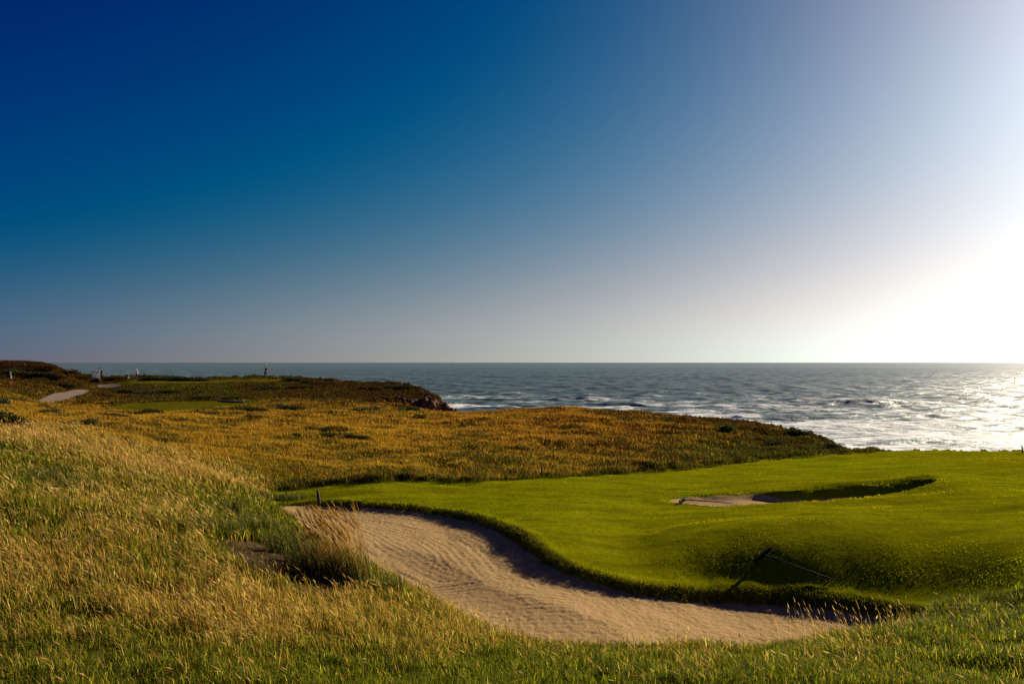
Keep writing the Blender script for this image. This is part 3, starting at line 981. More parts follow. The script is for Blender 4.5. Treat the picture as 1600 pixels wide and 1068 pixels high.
grass_object('meadow_grass', blades(p, h, w, np.full(n, 1.1), rng.uniform(0.1, 0.5, n), c), 'golden meadow grass beyond the mown turf')
print('meadow', n)

# succulent ground cover on the mounds and the headland
dens = np.where((~isturf) & notbare & (cY >= 36), 300 * (45 / np.maximum(cdist, 30)) ** 1.2 * (cr_ + co_), 0)
p, ix = scatter(dens)
n = len(p)
d = cdist.ravel()[ix]
h = (0.05 + 0.13 * rng.random(n)) * np.clip(d / 60, 0.8, 1.5)
w = 0.034 * np.clip(d / 45, 1, 2.2) * rng.uniform(0.6, 1.4, n)
ol = rng.random(n) < (co_ / (cr_ + co_ + 1e-6)).ravel()[ix]
c = np.where(ol[:, None], tint(n, [(0.03, 0.036, 0.008), (0.05, 0.055, 0.01)]), tint(n, RUST, 0.35))
grass_object('ground_cover', blades(p, h, w, np.full(n, 1.0), np.full(n, 0.1), c), 'rust red succulent ground cover on the far mounds')
print('cover', n)

# mown turf
dens = np.where((((isturf) & (c_sand < 0.0) & (c_sand2 < -0.05)) | ((c_g2 > 0) & (c_path < 0))) & (c_coast > -0.5), (330 + 900 * np.exp(-(np.clip(-np.maximum(c_sand, c_sand2), 0, None) / 0.2))) * (17 / np.maximum(cdist, 14)) ** 1.5, 0)
p, ix = scatter(dens)
n = len(p)
d = cdist.ravel()[ix]
edge = np.exp(-(np.clip(-np.maximum(c_sand, c_sand2), 0, None).ravel()[ix] / 0.25))
bankk = smooth01((19.6 - cY.ravel()[ix]) / 2.0)
pv = (0.6 * cell(fbm(gx * 0.28, gy * 0.95, 4, 111, 0.6)) + 0.4 * cell(fbm(gx * 1.3, gy * 2.2, 3, 113))).ravel()[ix]
pv2 = cell(fbm(gx * 0.12, gy * 0.2, 3, 117)).ravel()[ix]
h = (0.012 + 0.016 * rng.random(n)) * (0.7 + 0.7 * pv) * (1 + 1.5 * edge + 0.25 * bankk) * np.clip(d / 22, 0.9, 1.15)
tcol = tint(n, TURFC, 0.14) * np.exp((pv - 0.5) * 3.4)[:, None] * np.stack([np.exp((pv2 - 0.5) * 1.2 + (pv - .5) * .5), np.ones(n), np.ones(n)], 1)
w = 0.011 * np.clip(d / 18, 1, 2.4) * rng.uniform(0.7, 1.3, n)
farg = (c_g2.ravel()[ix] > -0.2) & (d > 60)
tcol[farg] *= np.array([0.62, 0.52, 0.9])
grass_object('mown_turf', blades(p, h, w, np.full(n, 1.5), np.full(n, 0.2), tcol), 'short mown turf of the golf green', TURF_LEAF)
print('turf', n)

# shaggy fringe where the rough meets the turf and along the bunker lip
fr = np.where(((np.abs(c_turf) < 0.35) & (cY > 29.5) & (c_sand < -0.5)), 320, 0) + np.where((c_sand < 0.22) & (c_sand > -0.16) & (c_turf > -0.8), 1100, 0)
p, ix = scatter(fr * np.minimum(1, (20 / cdist) ** 1.2))
n = len(p)
d = cdist.ravel()[ix]
farm = (cY.ravel()[ix] > 29.5) & (c_sand.ravel()[ix] < -0.5)
h = np.where(farm, (0.10 + 0.20 * rng.random(n)) * (0.35 + 1.5 * smooth01((clump.ravel()[ix] - 0.3) / 0.4)), 0.05 + 0.07 * rng.random(n))
w = 0.012 * np.clip(d / 18, 1, 2.5) * rng.uniform(0.7, 1.3, n)
grass_object('fringe_grass', blades(p, h, w, np.full(n, 0.9), np.full(n, 0.25), tint(n, [(0.035, 0.042, 0.005), (0.06, 0.062, 0.007), (0.10, 0.075, 0.012)])), 'shaggy grass fringe along the bunker lip and the edge of the rough')


# ------------------------------------------------------------------ tussocks, tall stalks
def tussock_meshes(seed, nb, hb, spread, wb, cols, nstalk, hs, headc):
    rs = np.random.default_rng(seed)
    P = np.zeros((nb, 3))
    r = spread * np.sqrt(rs.random(nb))
    t = rs.uniform(0, 6.28, nb)
    P[:, 0], P[:, 1] = r * np.cos(t), r * np.sin(t) * 0.7
    h = hb * rs.uniform(0.55, 1.1, nb)
    c = np.array(cols)[rs.integers(0, len(cols), nb)] * np.exp(rs.normal(0, 0.2, (nb, 1)))
    leaf = blades(P, h, wb * rs.uniform(0.7, 1.3, nb), np.full(nb, 0.75), np.full(nb, 0.3), c, None, rs)
    st = None
    if nstalk:
        Q = np.zeros((nstalk, 3))
        r = spread * 0.9 * np.sqrt(rs.random(nstalk))
        t = rs.uniform(0, 6.28, nstalk)
        Q[:, 0], Q[:, 1] = r * np.cos(t), r * np.sin(t) * 0.7
        h = hs * rs.uniform(0.6, 1.08, nstalk)
        c = np.array(headc)[rs.integers(0, len(headc), nstalk)] * np.exp(rs.normal(0, 0.15, (nstalk, 1)))
        mk = np.ones(nstalk, bool)
        st = blades(Q, h, np.full(nstalk, wb * 0.5), np.full(nstalk, 0.22), rs.uniform(0.12, 0.32, nstalk), c, (mk, 0.16 * hs * rs.uniform(0.7, 1.3, nstalk), np.full(nstalk, wb * 1.5), c * 1.1), rs)
    return leaf, st


MARRAM = [(0.070, 0.080, 0.022), (0.045, 0.058, 0.014), (0.10, 0.10, 0.03), (0.16, 0.135, 0.04)]


def tussock(pt, seed, label, nb=160, hb=0.5, spread=0.35, wb=0.011, cols=MARRAM, nstalk=0, hs=0.8, headc=STRAW, group='tussocks of coarse grass along the bunker bank'):
    leaf, st = tussock_meshes(seed, nb, hb, spread, wb, cols, nstalk, hs, headc)
    root = empty('grass_tussock', pt)
    tag(root, label, 'grass tussock', group)
    grass_object('leaf_blades', leaf, None, LEAF, root, None)
    if st is not None:
        grass_object('seed_stalks', st, None, LEAF, root, None)
    return root


tussock(on_ground(528, 905), 201, 'tall tussock with reddish seed stalks standing over the bunker edge', 520, 0.62, 0.55, 0.013, MARRAM, 280, 1.04, [(0.30, 0.165, 0.045), (0.24, 0.125, 0.035), (0.38, 0.235, 0.075)])
TUS = [((486, 888), 'dark green tussock just behind the tall reddish seed stalks', 260, .50, .40), ((455, 862), 'grey green tussock above the bare soil streak', 220, .48, .42),
       ((408, 836), 'broad bladed tussock in the middle of the row along the bunker bank', 220, .42, .4), ((380, 815), 'broad bladed tussock beside the far corner of the large bunker', 200, .34, .4),
       ((355, 800), 'tussock up the bank from the far corner of the large bunker', 200, .5, .5), ((345, 836), 'tussock with bleached blades at the upper end of the bare soil streak', 220, .42, .5),
       ((430, 779), 'low tussock at the tip of the mown turf', 220, .26, .5), ((402, 778), 'low tussock on the rough side of the turf tip', 200, .28, .5), ((460, 779), 'small tussock rooted where sand and turf meet', 160, .32, .5),
       ((70, 752), 'pale bladed tussock alone on the left hillside', 260, .5, .7), ((110, 765), 'pale bladed tussock lower on the left hillside', 220, .42, .6), ((300, 835), 'tussock in a shady hollow of the near hillside', 180, .4, .45),
       ((590, 925), 'green tussock below the tall reddish seed stalks', 200, .34, .4)]
for i, (p_, lab, nb, hb, spr) in enumerate(TUS):
    tussock(on_ground(*p_), 210 + i, lab, nb, hb, spr, 0.012 if p_[1] > 800 else 0.02)
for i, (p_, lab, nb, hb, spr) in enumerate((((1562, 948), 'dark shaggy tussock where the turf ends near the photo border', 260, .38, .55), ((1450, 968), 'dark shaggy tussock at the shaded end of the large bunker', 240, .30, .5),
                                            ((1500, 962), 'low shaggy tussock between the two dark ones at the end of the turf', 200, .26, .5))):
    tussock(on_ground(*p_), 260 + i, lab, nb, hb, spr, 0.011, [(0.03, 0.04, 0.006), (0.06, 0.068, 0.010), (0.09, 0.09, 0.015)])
# seed stalks over the bunker's near edge
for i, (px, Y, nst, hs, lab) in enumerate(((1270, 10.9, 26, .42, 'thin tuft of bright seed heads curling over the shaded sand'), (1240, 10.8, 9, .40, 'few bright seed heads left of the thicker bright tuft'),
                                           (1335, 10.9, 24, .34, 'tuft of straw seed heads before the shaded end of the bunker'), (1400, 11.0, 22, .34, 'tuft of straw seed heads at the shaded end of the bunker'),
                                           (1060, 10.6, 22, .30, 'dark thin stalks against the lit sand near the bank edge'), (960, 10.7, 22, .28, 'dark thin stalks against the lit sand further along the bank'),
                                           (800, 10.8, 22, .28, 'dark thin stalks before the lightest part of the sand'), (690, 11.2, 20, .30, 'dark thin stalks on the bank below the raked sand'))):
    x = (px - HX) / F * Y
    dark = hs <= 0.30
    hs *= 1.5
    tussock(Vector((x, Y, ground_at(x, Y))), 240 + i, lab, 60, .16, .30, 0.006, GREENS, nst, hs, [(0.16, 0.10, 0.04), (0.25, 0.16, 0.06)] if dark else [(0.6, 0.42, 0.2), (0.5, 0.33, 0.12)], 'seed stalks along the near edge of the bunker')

# the single dark seed head
pt = on_ground(512, 900)
top = Vector(((496 - HX) / F * pt.y, pt.y, -(763 - HY) / F * pt.y))
H = top - pt
bm = bmesh.new()


def tube(bm, pts, rad, seg=8, cap=True):
    rings = []
    n = len(pts)
    for i, p in enumerate(pts):
        p = Vector(p)
        d = (Vector(pts[min(i + 1, n - 1)]) - Vector(pts[max(i - 1, 0)])).normalized()
        a = d.orthogonal().normalized()
        if abs(d.z) < 0.9:
            a = d.cross(Vector((0, 0, 1))).normalized()
        else:
            a = d.cross(Vector((0, 1, 0))).normalized()
        b = d.cross(a)
        r = rad[i] if hasattr(rad, '__len__') else rad
        rings.append([bm.verts.new(p + (a * math.cos(2 * math.pi * k / seg) + b * math.sin(2 * math.pi * k / seg)) * r) for k in range(seg)])
    for i in range(n - 1):
        for k in range(seg):
            bm.faces.new((rings[i][k], rings[i][(k + 1) % seg], rings[i + 1][(k + 1) % seg], rings[i + 1][k]))
    if cap:
        bm.faces.new(rings[0][::-1])
        bm.faces.new(rings[-1])


def box(bm, lo, hi, mat4=None, bevel=0.0):
    r = bmesh.ops.create_cube(bm, size=1.0)
    vs = r['verts']
    for v in vs:
        v.co = Vector([lo[i] + (v.co[i] + 0.5) * (hi[i] - lo[i]) for i in range(3)])
    if bevel:
        es = list({e for v in vs for e in v.link_edges})
        r2 = bmesh.ops.bevel(bm, geom=es, offset=bevel, segments=2, affect='EDGES', profile=0.5)
        vs = list({v for f in r2['faces'] for v in f.verts} | {v for v in vs if v.is_valid})
    if mat4 is not None:
        for v in vs:
            v.co = mat4 @ v.co
    return vs


def bm_obj(name, bm, mat, parent=None, smooth=True):
    me = bpy.data.meshes.new(name)
    bmesh.ops.recalc_face_normals(bm, faces=bm.faces)
    bm.to_mesh(me)
    bm.free()
    me.materials.append(mat)
    for p_ in me.polygons:
        p_.use_smooth = smooth
    return link(name, me, parent)


root = empty('seed_head_stalk', pt)
tag(root, 'lone dark brown seed head on a tall stalk above the reddish tussock', 'plant')
tube(bm, [(0, 0, -0.02), H * 0.3 + Vector((0.02, 0, 0)), H * 0.7, H], [0.006, 0.006, 0.005, 0.004], 6)
bm_obj('stalk', bm, simple_mat('dry_stalk', (0.34, 0.20, 0.08), 0.7), root)
bm = bmesh.new()
tube(bm, [H * 0.80, H * 0.84, H * 0.90, H * 0.96, H * 1.0], [0.008, 0.022, 0.026, 0.020, 0.004], 8)
bm_obj('seed_head', bm, simple_mat('dark_seed', (0.045, 0.022, 0.012), 0.8, 0, .5, 120, .6), root)


# ------------------------------------------------------------------ shrubs
SHR_DARK = [(0.0195, 0.0273, 0.0117), (0.0292, 0.0358, 0.0143), (0.0143, 0.0195, 0.0091), (0.0455, 0.0488, 0.0195)]
SHR_GREY = [(0.065, 0.0715, 0.039), (0.039, 0.0488, 0.026), (0.104, 0.104, 0.065), (0.026, 0.0325, 0.0163)]
SHR_GREEN = [(0.039, 0.0553, 0.0097), (0.0585, 0.0715, 0.013), (0.0292, 0.0423, 0.0091)]
SHR_RED = [(0.0585, 0.0195, 0.0104), (0.0325, 0.0143, 0.0078), (0.0845, 0.039, 0.013), (0.0292, 0.0292, 0.0117)]


def shrub_mesh(name, seed, nl, cols, ls):
    rs = np.random.default_rng(seed)
    nb = 7
    ctr = np.stack([rs.uniform(-.36, .36, nb), rs.uniform(-.3, .3, nb), rs.uniform(.1, .34, nb)], 1)
    rad = rs.uniform(.18, .34, nb)
    b = rs.integers(0, nb, nl)
    dirs = rs.normal(0, 1, (nl, 3))
    dirs /= np.linalg.norm(dirs, axis=1)[:, None]
    P = ctr[b] + dirs * (rad[b] * rs.uniform(0.45, 1.12, nl) ** 0.6)[:, None]
    P[:, 2] = np.abs(P[:, 2]) * 0.95
    t1 = rs.normal(0, 1, (nl, 3))
    t1 /= np.linalg.norm(t1, axis=1)[:, None]
    t2 = np.cross(t1, rs.normal(0, 1, (nl, 3)))
    t2 /= np.linalg.norm(t2, axis=1)[:, None]
    s = ls * rs.uniform(0.6, 1.3, nl)[:, None]
    V = np.stack([P - t1 * s, P + t2 * s * 0.45, P + t1 * s, P - t2 * s * 0.45], 1).reshape(-1, 3)
    L = np.arange(nl * 4)
    c = np.array(cols)[rs.integers(0, len(cols), nl)] * np.exp(rs.normal(0, 0.25, (nl, 1)))
    me = np_mesh(name, V, L, np.full(nl, 4), LEAF)
    set_col(me, 'tint', np.repeat(c, 4, 0))
    bm = bmesh.new()
    for k in range(nb):
        tube(bm, [(0.03 * math.cos(k), 0.03 * math.sin(k), -0.06), tuple(ctr[k] * 0.55), tuple(ctr[k])], [0.022, 0.016, 0.008], 5)
    ms = bpy.data.meshes.new(name + '_stems')
    bm.to_mesh(ms)
    bm.free()
    ms.materials.append(BARK)
    return me, ms


BARK = simple_mat('shrub_bark', (0.07, 0.045, 0.03), 0.9)
KINDS = {'dark': [shrub_mesh('dark_foliage', 301 + i, 1500, SHR_DARK, 0.05) for i in range(2)], 'grey': [shrub_mesh('grey_foliage', 311 + i, 1300, SHR_GREY, 0.05) for i in range(2)],
         'green': [shrub_mesh('green_foliage', 321 + i, 1500, SHR_GREEN, 0.05) for i in range(2)], 'red': [shrub_mesh('red_foliage', 331 + i, 1600, SHR_RED, 0.05) for i in range(2)]}


def shrub(px, py, near, kind, sx, sy, sz, label, group):
    x, y = ray(px, py, near)
    i = random.randrange(2)
    root = empty('shrub', (x, y, ground_at(x, y) - 0.03), random.uniform(-0.5, 0.5))
    root.scale = (sx, sy, sz)
    tag(root, label, 'shrub', group)
    link('foliage', KINDS[kind][i][0], root)
    link('stems', KINDS[kind][i][1], root)
    return root


GM, GF, GL = 'low shrubs dotted over the golden meadow', 'dark shrubs along the far headland', 'grey shrubs at the left of the meadow'
SH = [(640, 645, 50, 'dark', 2.2, 1.4, 1.3, 'round dark shrub in front of the red cliff', GM), (656, 657, 40, 'dark', 1.1, .8, .8, 'small dark shrub just nearer than the round one before the red cliff', GM),
      (580, 647, 50, 'grey', 1.8, 1.2, 1.0, 'greyish shrub between the far green and the red cliff', GM), (560, 646, 50, 'dark', 1.6, 1.2, .9, 'dark shrub touching the greyish one before the red cliff', GM),
      (1130, 680, 40, 'green', 1.9, 1.2, .95, 'bright green bush alone on the rust coloured slope', GM), (1246, 682, 40, 'dark', 2.0, 1.3, .9, 'dark shrub at the sea edge where the slope starts to drop', GM),
      (1215, 697, 40, 'dark', 1.6, 1.0, .7, 'dark shrub on the slope nearest the turf tip', GM), (1145, 698, 38, 'green', .9, .6, .5, 'small green shrub below the bright green bush', GM), (1275, 700, 38, 'green', 1.5, .9, .6, 'green shrub low on the point by the surf', GM),
      (1300, 706, 38, 'dark', 1.6, .9, .6, 'last dark shrub at the tip of the point by the surf', GM), (490, 678, 40, 'dark', 2.0, .9, .55, 'dark low shrub at the head of the meadow hollow', GM), (520, 686, 38, 'dark', 2.4, .9, .6, 'long dark shrub in the meadow hollow', GM),
      (555, 691, 38, 'dark', 1.9, .8, .5, 'dark low shrub at the foot of the meadow hollow', GM), (395, 662, 40, 'dark', 1.4, .9, .6, 'dark shrub below the small bunker edge of the far green', GM), (458, 686, 38, 'green', .8, .6, .45, 'lone small green shrub in the open gold meadow', GM),
      (385, 648, 50, 'dark', 3.0, 1.3, .8, 'broad dark shrub below the right end of the far green', GM), (350, 646, 50, 'grey', 2.2, 1.3, .8, 'greyish shrub below the middle of the far green', GM), (315, 653, 50, 'dark', 2.4, 1.2, .9, 'dark shrub on the meadow side of the far green', GM),
      (430, 640, 55, 'grey', 2.2, 1.3, 1.0, 'greyish shrub off the right tip of the far green', GM), (455, 643, 55, 'dark', 2.6, 1.3, .8, 'dark shrub off the right tip of the far green', GM), (255, 700, 30, 'green', .9, .7, .5, 'small green shrub above the pale grass ridge', GM),
      (170, 657, 45, 'dark', 2.0, 1.2, .8, 'dark shrub below the left tip of the far green', GM), (235, 652, 45, 'dark', 1.6, 1., .7, 'dark shrub under the near edge of the far green', GM),
      (78, 652, 40, 'grey', 1.5, 1.0, .8, 'grey flowering shrub in the straw grass below the path', GL), (66, 640, 50, 'grey', 1.6, 1.0, .7, 'grey shrub at the near end of the cart path', GL), (30, 632, 50, 'grey', 3.0, 1.3, 1.1, 'wide grey flowering shrub at the meadow edge below the hill', GL),
      (3, 636, 50, 'grey', 2.0, 1.3, 1.3, 'grey shrub cut by the photo border below the hill', GL), (112, 671, 34, 'grey', 1.0, .7, .6, 'grey shrub on the crest of the straw slope', GL), (142, 670, 34, 'grey', 1.1, .7, .6, 'grey shrub at the lower end of the straw crest', GL),
      (4, 672, 26, 'dark', 1.3, .9, 1.1, 'dark shrub cut by the photo border on the near hill', GL), (40, 668, 30, 'grey', 1.0, .7, .6, 'ragged grey shrub above the near hill crest', GL),
      (183, 596, 90, 'red', 4.5, 2.0, 1.5, 'dark red mound shrub right of the golf cart', GF), (240, 596, 90, 'dark', 4.5, 2.0, 1.3, 'dark low shrub behind the walker in white', GF), (275, 596, 90, 'dark', 5.0, 2.2, 1.35, 'dark low shrub between the walker and the golfer', GF),
      (310, 596, 90, 'dark', 4.2, 2.2, .9, 'tapering dark shrub ending the row toward the golfer', GF), (455, 597, 90, 'dark', 3.6, 2.0, 1.3, 'dark mound shrub just right of the golfer', GF), (485, 600, 90, 'dark', 3.2, 2.0, 1.0, 'dark shrub on the skyline beyond the golfer', GF),
      (505, 603, 90, 'red', 3.4, 2.0, 1.2, 'reddish shrub where the skyline starts to fall', GF), (580, 610, 85, 'red', 4.5, 2.2, 1.1, 'reddish shrub on the brow above the cliff', GF), (625, 609, 85, 'dark', 4.5, 2.2, 1.0, 'dark shrub on the brow above the cliff', GF), (655, 618, 85, 'red', 3.6, 2.0, 1.1, 'reddish shrub at the shoulder of the cliff', GF),
      (418, 611, 80, 'dark', 3.6, 1.8, 1.2, 'dark shrub in the rough below the golfer', GF), (370, 627, 80, 'dark', 4.5, 1.3, .7, 'long dark shrub along the back of the far green', GF), (325, 626, 80, 'dark', 4.2, 1.3, .7, 'dark shrub at the back of the far green', GF), (470, 608, 80, 'red', 4.5, 1.6, .8, 'reddish shrub in the rough right of the golfer', GF),
      (200, 616, 80, 'dark', 3.0, 1.5, 1.0, 'dark shrub below the pale end of the path', GF), (225, 617, 80, 'grey', 3.0, 1.5, .9, 'greyish shrub between the path and the far green', GF), (260, 616, 80, 'dark', 3.4, 1.5, .9, 'dark shrub above the left part of the far green', GF),
      (70, 578, 80, 'red', 4.5, 2.0, 1.1, 'added reddish shrub darkening the crown of the left hill', GF),  # this run of reddish shrubs is added to stand for the hill's shaded face
      (100, 584, 80, 'red', 4.0, 2.0, 1.1, 'added reddish shrub darkening the seaward shoulder of the left hill', GF),
      (120, 594, 80, 'red', 3.6, 2.0, 1.0, 'added reddish shrub darkening the hill low on the seaward shoulder of the left hill', GF),
      (12, 577, 80, 'red', 4.5, 2.0, 1.1, 'added reddish shrub darkening the skyline at the photo border', GF),
      (48, 581, 80, 'red', 4.5, 2.0, 1.0, 'added reddish shrub darkening the hill just below the skyline post', GF),
      (55, 590, 80, 'dark', 4.5, 2.0, 1.1, 'dark green shrub at the foot of the red hill', GF), (28, 588, 80, 'green', 3.6, 2.0, 1.3, 'greener shrub by the small sign on the hill', GF), (106, 606, 80, 'dark', 2.6, 1.5, .9, 'dark shrub overhanging the bend of the path', GF), (88, 593, 80, 'red', 3.6, 1.8, 1.0, 'reddish shrub low on the red hill', GF)]
for a_ in SH:
    shrub(*a_)


# ------------------------------------------------------------------ rocks at the cliff foot
ROCK = simple_mat('red_brown_rock', (0.095, 0.040, 0.020), 0.9, 0, .5, 1.6, .8, 0.1)


def rock(x, y, z, r, seed, label):
    bm = bmesh.new()
    bmesh.ops.create_icosphere(bm, subdivisions=4, radius=1.0)
    vs = np.array([v.co for v in bm.verts])
    k = 0.95 + 0.75 * (fbm(vs[:, 0] * 1.4 + vs[:, 2] * .7 + seed, vs[:, 1] * 1.4 - vs[:, 2] * 1.1, 4, seed) - 0.5) + 0.9 * np.abs(fbm(vs[:, 0] * 2.6 + seed, vs[:, 2] * 2.2 + vs[:, 1], 3, seed + 3) - 0.5)
    for v, kk in zip(bm.verts, k):
        v.co = Vector((v.co.x * kk * r[0], v.co.y * kk * r[1], v.co.z * kk * r[2]))
    o = bm_obj('rock', bm, ROCK, None, False)
    o.location = (x, y, z)
    tag(o, label, 'rock', 'red brown rocks at the tip of the far headland')


rock(-8.5, 96.6, -6.9, (1.5, 1.2, 1.7), 5, 'red brown rock closest to the surf at the headland tip')
rock(-10.4, 96.0, -6.5, (1.9, 1.2, 2.3), 9, 'tall red brown rock under the headland tip')
rock(-12.6, 95.2, -6.3, (1.9, 1.1, 1.9), 14, 'red brown rock at the landward end of the headland tip')
rock(-7.2, 96.6, -7.0, (0.8, 0.8, 1.4), 21, 'smallest red brown rock standing at the edge of the surf')

# ------------------------------------------------------------------ bunker rakes
RAKE_DARK = simple_mat('dark_green_plastic', (0.010, 0.013, 0.012), 0.8, spec=0.08)
RAKE_POLE = simple_mat('grey_fibreglass', (0.016, 0.018, 0.018), 0.8, spec=0.05)


def rake(head_c, head_d, pole_end, up, label, hw=0.72, pole_mat=RAKE_POLE):
    root = empty('bunker_rake', head_c)
    tag(root, label, 'rake', 'rakes left by the bunkers')
    head_c, pole_end = Vector(head_c), Vector(pole_end)
    d = Vector(head_d).normalized()
    up = Vector(up).normalized()
    q = d.cross(up).normalized()
    up = q.cross(d).normalized()
    M = Matrix((d, q, up)).transposed().to_4x4()
    bm = bmesh.new()
    box(bm, (-hw / 2, -0.022, 0.0), (hw / 2, 0.022, 0.075), M, 0.008)
    head = bm_obj('head', bm, RAKE_DARK, root, False)
    bm = bmesh.new()
    for k in range(15):
        x = -hw / 2 + 0.025 + k * (hw - 0.05) / 14
        tube(bm, [M @ Vector((x, 0, 0.01)), M @ Vector((x, 0.01, -0.085))], [0.010, 0.005], 6)
    bm_obj('tines', bm, RAKE_DARK, head, False)
    bm = bmesh.new()
    e = pole_end - head_c
    s0 = M @ Vector((0, 0, 0.04))
    tube(bm, [s0, s0 + (e - s0) * 0.5, e], [0.017, 0.016, 0.015], 10)
    bm_obj('handle', bm, pole_mat, root)
    bm = bmesh.new()
    tube(bm, [s0 + (e - s0) * 0.0, s0 + (e - s0) * 0.09], [0.028, 0.021], 10)
    bm_obj('socket', bm, RAKE_DARK, root)


a1, a2, a3 = on_ground(1206, 859), on_ground(1176, 884), on_ground(1304, 909)
nrmv = (a3 - a2).cross(a1 - a2).normalized()
if nrmv.z < 0:
    nrmv = -nrmv
rake((a1 + a2) / 2 + nrmv * 0.06, a1 - a2, a3 + Vector((0, 0, 0.05)), nrmv + Vector((0, -0.2, 0)), 'dark rake lying on the grass bank above the large bunker', (a1 - a2).length * 0.82)
b1, b2 = on_ground(1066, 787), on_ground(1146, 790.5)
bd = (b2 - b1).normalized()
PALE_POLE = simple_mat('pale_pole', (0.03, 0.035, 0.03), 0.5)
rake(b1 + Vector((0, 0, 0.10)), Vector((-bd.y, bd.x, 0.1)), b2 + Vector((0, 0, 0.09)), (0, 0, 1), 'thin rake lying on the lit edge of the small bunker', 0.6, PALE_POLE)

# ------------------------------------------------------------------ posts and markers
WOOD = simple_mat('weathered_wood', (0.045, 0.032, 0.024), 0.85, 0, .4, 40, .5)
WHITE = simple_mat('white_paint', (0.75, 0.75, 0.72), 0.5)


def post(pt, h, r, lean, label, cat='post', group=None, mat=WOOD, cap=True):
    root = empty('marker_post', pt)
    tag(root, label, cat, group)
    bm = bmesh.new()
    tube(bm, [(0, 0, -0.15), (lean * h * 0.5, 0, h * 0.5), (lean * h, 0, h)], [r, r * 0.97, r * 0.93], 10)
    bm_obj('shaft', bm, mat, root)
    if cap:
        bm = bmesh.new()
        tube(bm, [(lean * h, 0, h - 0.002), (lean * h * 1.02, 0, h + r * 0.9)], [r * 1.08, r * 0.5], 10)
        bm_obj('cap', bm, mat, root)


x_, y_ = ray(1598, 707)
post(Vector((x_, y_, ground_at(x_, y_))), 0.42, 0.035, -0.12, 'short dark post leaning at the cliff edge against the white surf')
p1 = on_ground(37, 575, 80)
post(p1, 0.42, 0.12, 0.0, 'dark stump post on the skyline of the red hill')
post(on_ground(846, 745), 0.42, 0.03, 0.03, 'thin dark stake where the meadow meets the mown turf')
for (px, py, lab) in ((201, 594.5, 'white tee marker beside the standing golf bag'), (223, 593.5, 'white tee marker beside the walker in white')):
    post(on_ground(px, py, 95), 0.35, 0.05, 0, lab, 'tee marker', 'white tee markers', WHITE)

pt = on_ground(14, 594, 80)
root = empty('course_sign', pt)
tag(root, 'small dark box sign with a pale side standing on the left hill', 'sign')
bm = bmesh.new()
box(bm, (-.28, -.16, 0.22), (.22, .16, 0.95), None, 0.02)
bm_obj('panel', bm, WOOD, root, False)
bm = bmesh.new()
box(bm, (.222, -.12, 0.05), (.29, .12, 0.5), None, 0.01)
bm_obj('side_board', bm, simple_mat('pale_grey_paint', (0.14, 0.13, 0.12), 0.8, spec=0.05), root, False)
for sx in (-.2, .12):
    bm = bmesh.new()
    tube(bm, [(sx, 0, -0.1), (sx, 0, 0.23)], 0.05, 8)
    bm_obj('leg', bm, WOOD, root, False)

# dark board added in place of a bunker's lip behind the far green
q1, q2 = on_ground(340, 629.5, 60), on_ground(381, 631.5, 60)
root = empty('bunker_lip_board', (q1 + q2) / 2)
tag(root, 'low dark board standing in for a bunker lip behind the far green', 'board')
dv = (q2 - q1)
M = Matrix.Rotation(math.atan2(dv.y, dv.x), 4, 'Z')
bm = bmesh.new()
box(bm, (-dv.length / 2, -.04, -.1), (dv.length / 2, .04, .12), M, 0.01)
bm_obj('board', bm, RAKE_DARK, root, False)
bm = bmesh.new()
box(bm, (-dv.length / 2, -.06, .122), (dv.length / 2, .06, .15), M, 0.005)
bm_obj('top_rail', bm, simple_mat('blue_grey_paint', (0.16, 0.19, 0.22), 0.6), root, False)


# ------------------------------------------------------------------ people
def skin_mesh(name, joints, edges, mat, sub=2):
    """one continuous surface grown round a skeleton. joints: name -> (x,y,z,r)"""
    names = list(joints)
    me = bpy.data.meshes.new(name)
    me.from_pydata([joints[n][:3] for n in names], [(names.index(a), names.index(b)) for a, b in edges], [])
    o = bpy.data.objects.new(name, me)
    COL.objects.link(o)
    sk = o.modifiers.new('skin', 'SKIN')
    sk.use_smooth_shade = True
    for i, n in enumerate(names):
        r = joints[n][3]
        r = r if hasattr(r, '__len__') else (r, r)
        me.skin_vertices[0].data[i].radius = r
        me.skin_vertices[0].data[i].use_root = (i == 0)
    ss = o.modifiers.new('sub', 'SUBSURF')
    ss.levels = sub
    ss.render_levels = sub
    dg = bpy.context.evaluated_depsgraph_get()
    me2 = bpy.data.meshes.new_from_object(o.evaluated_get(dg))
    me2.name = name
    bpy.data.objects.remove(o)
    bpy.data.meshes.remove(me)
    me2.materials.clear()
    me2.materials.append(mat)
    for p_ in me2.polygons:
        p_.use_smooth = True
    return me2


SKIN = simple_mat('skin', (0.42, 0.24, 0.16), 0.6, 0, .1)
HAIR = simple_mat('dark_hair', (0.02, 0.015, 0.012), 0.6)


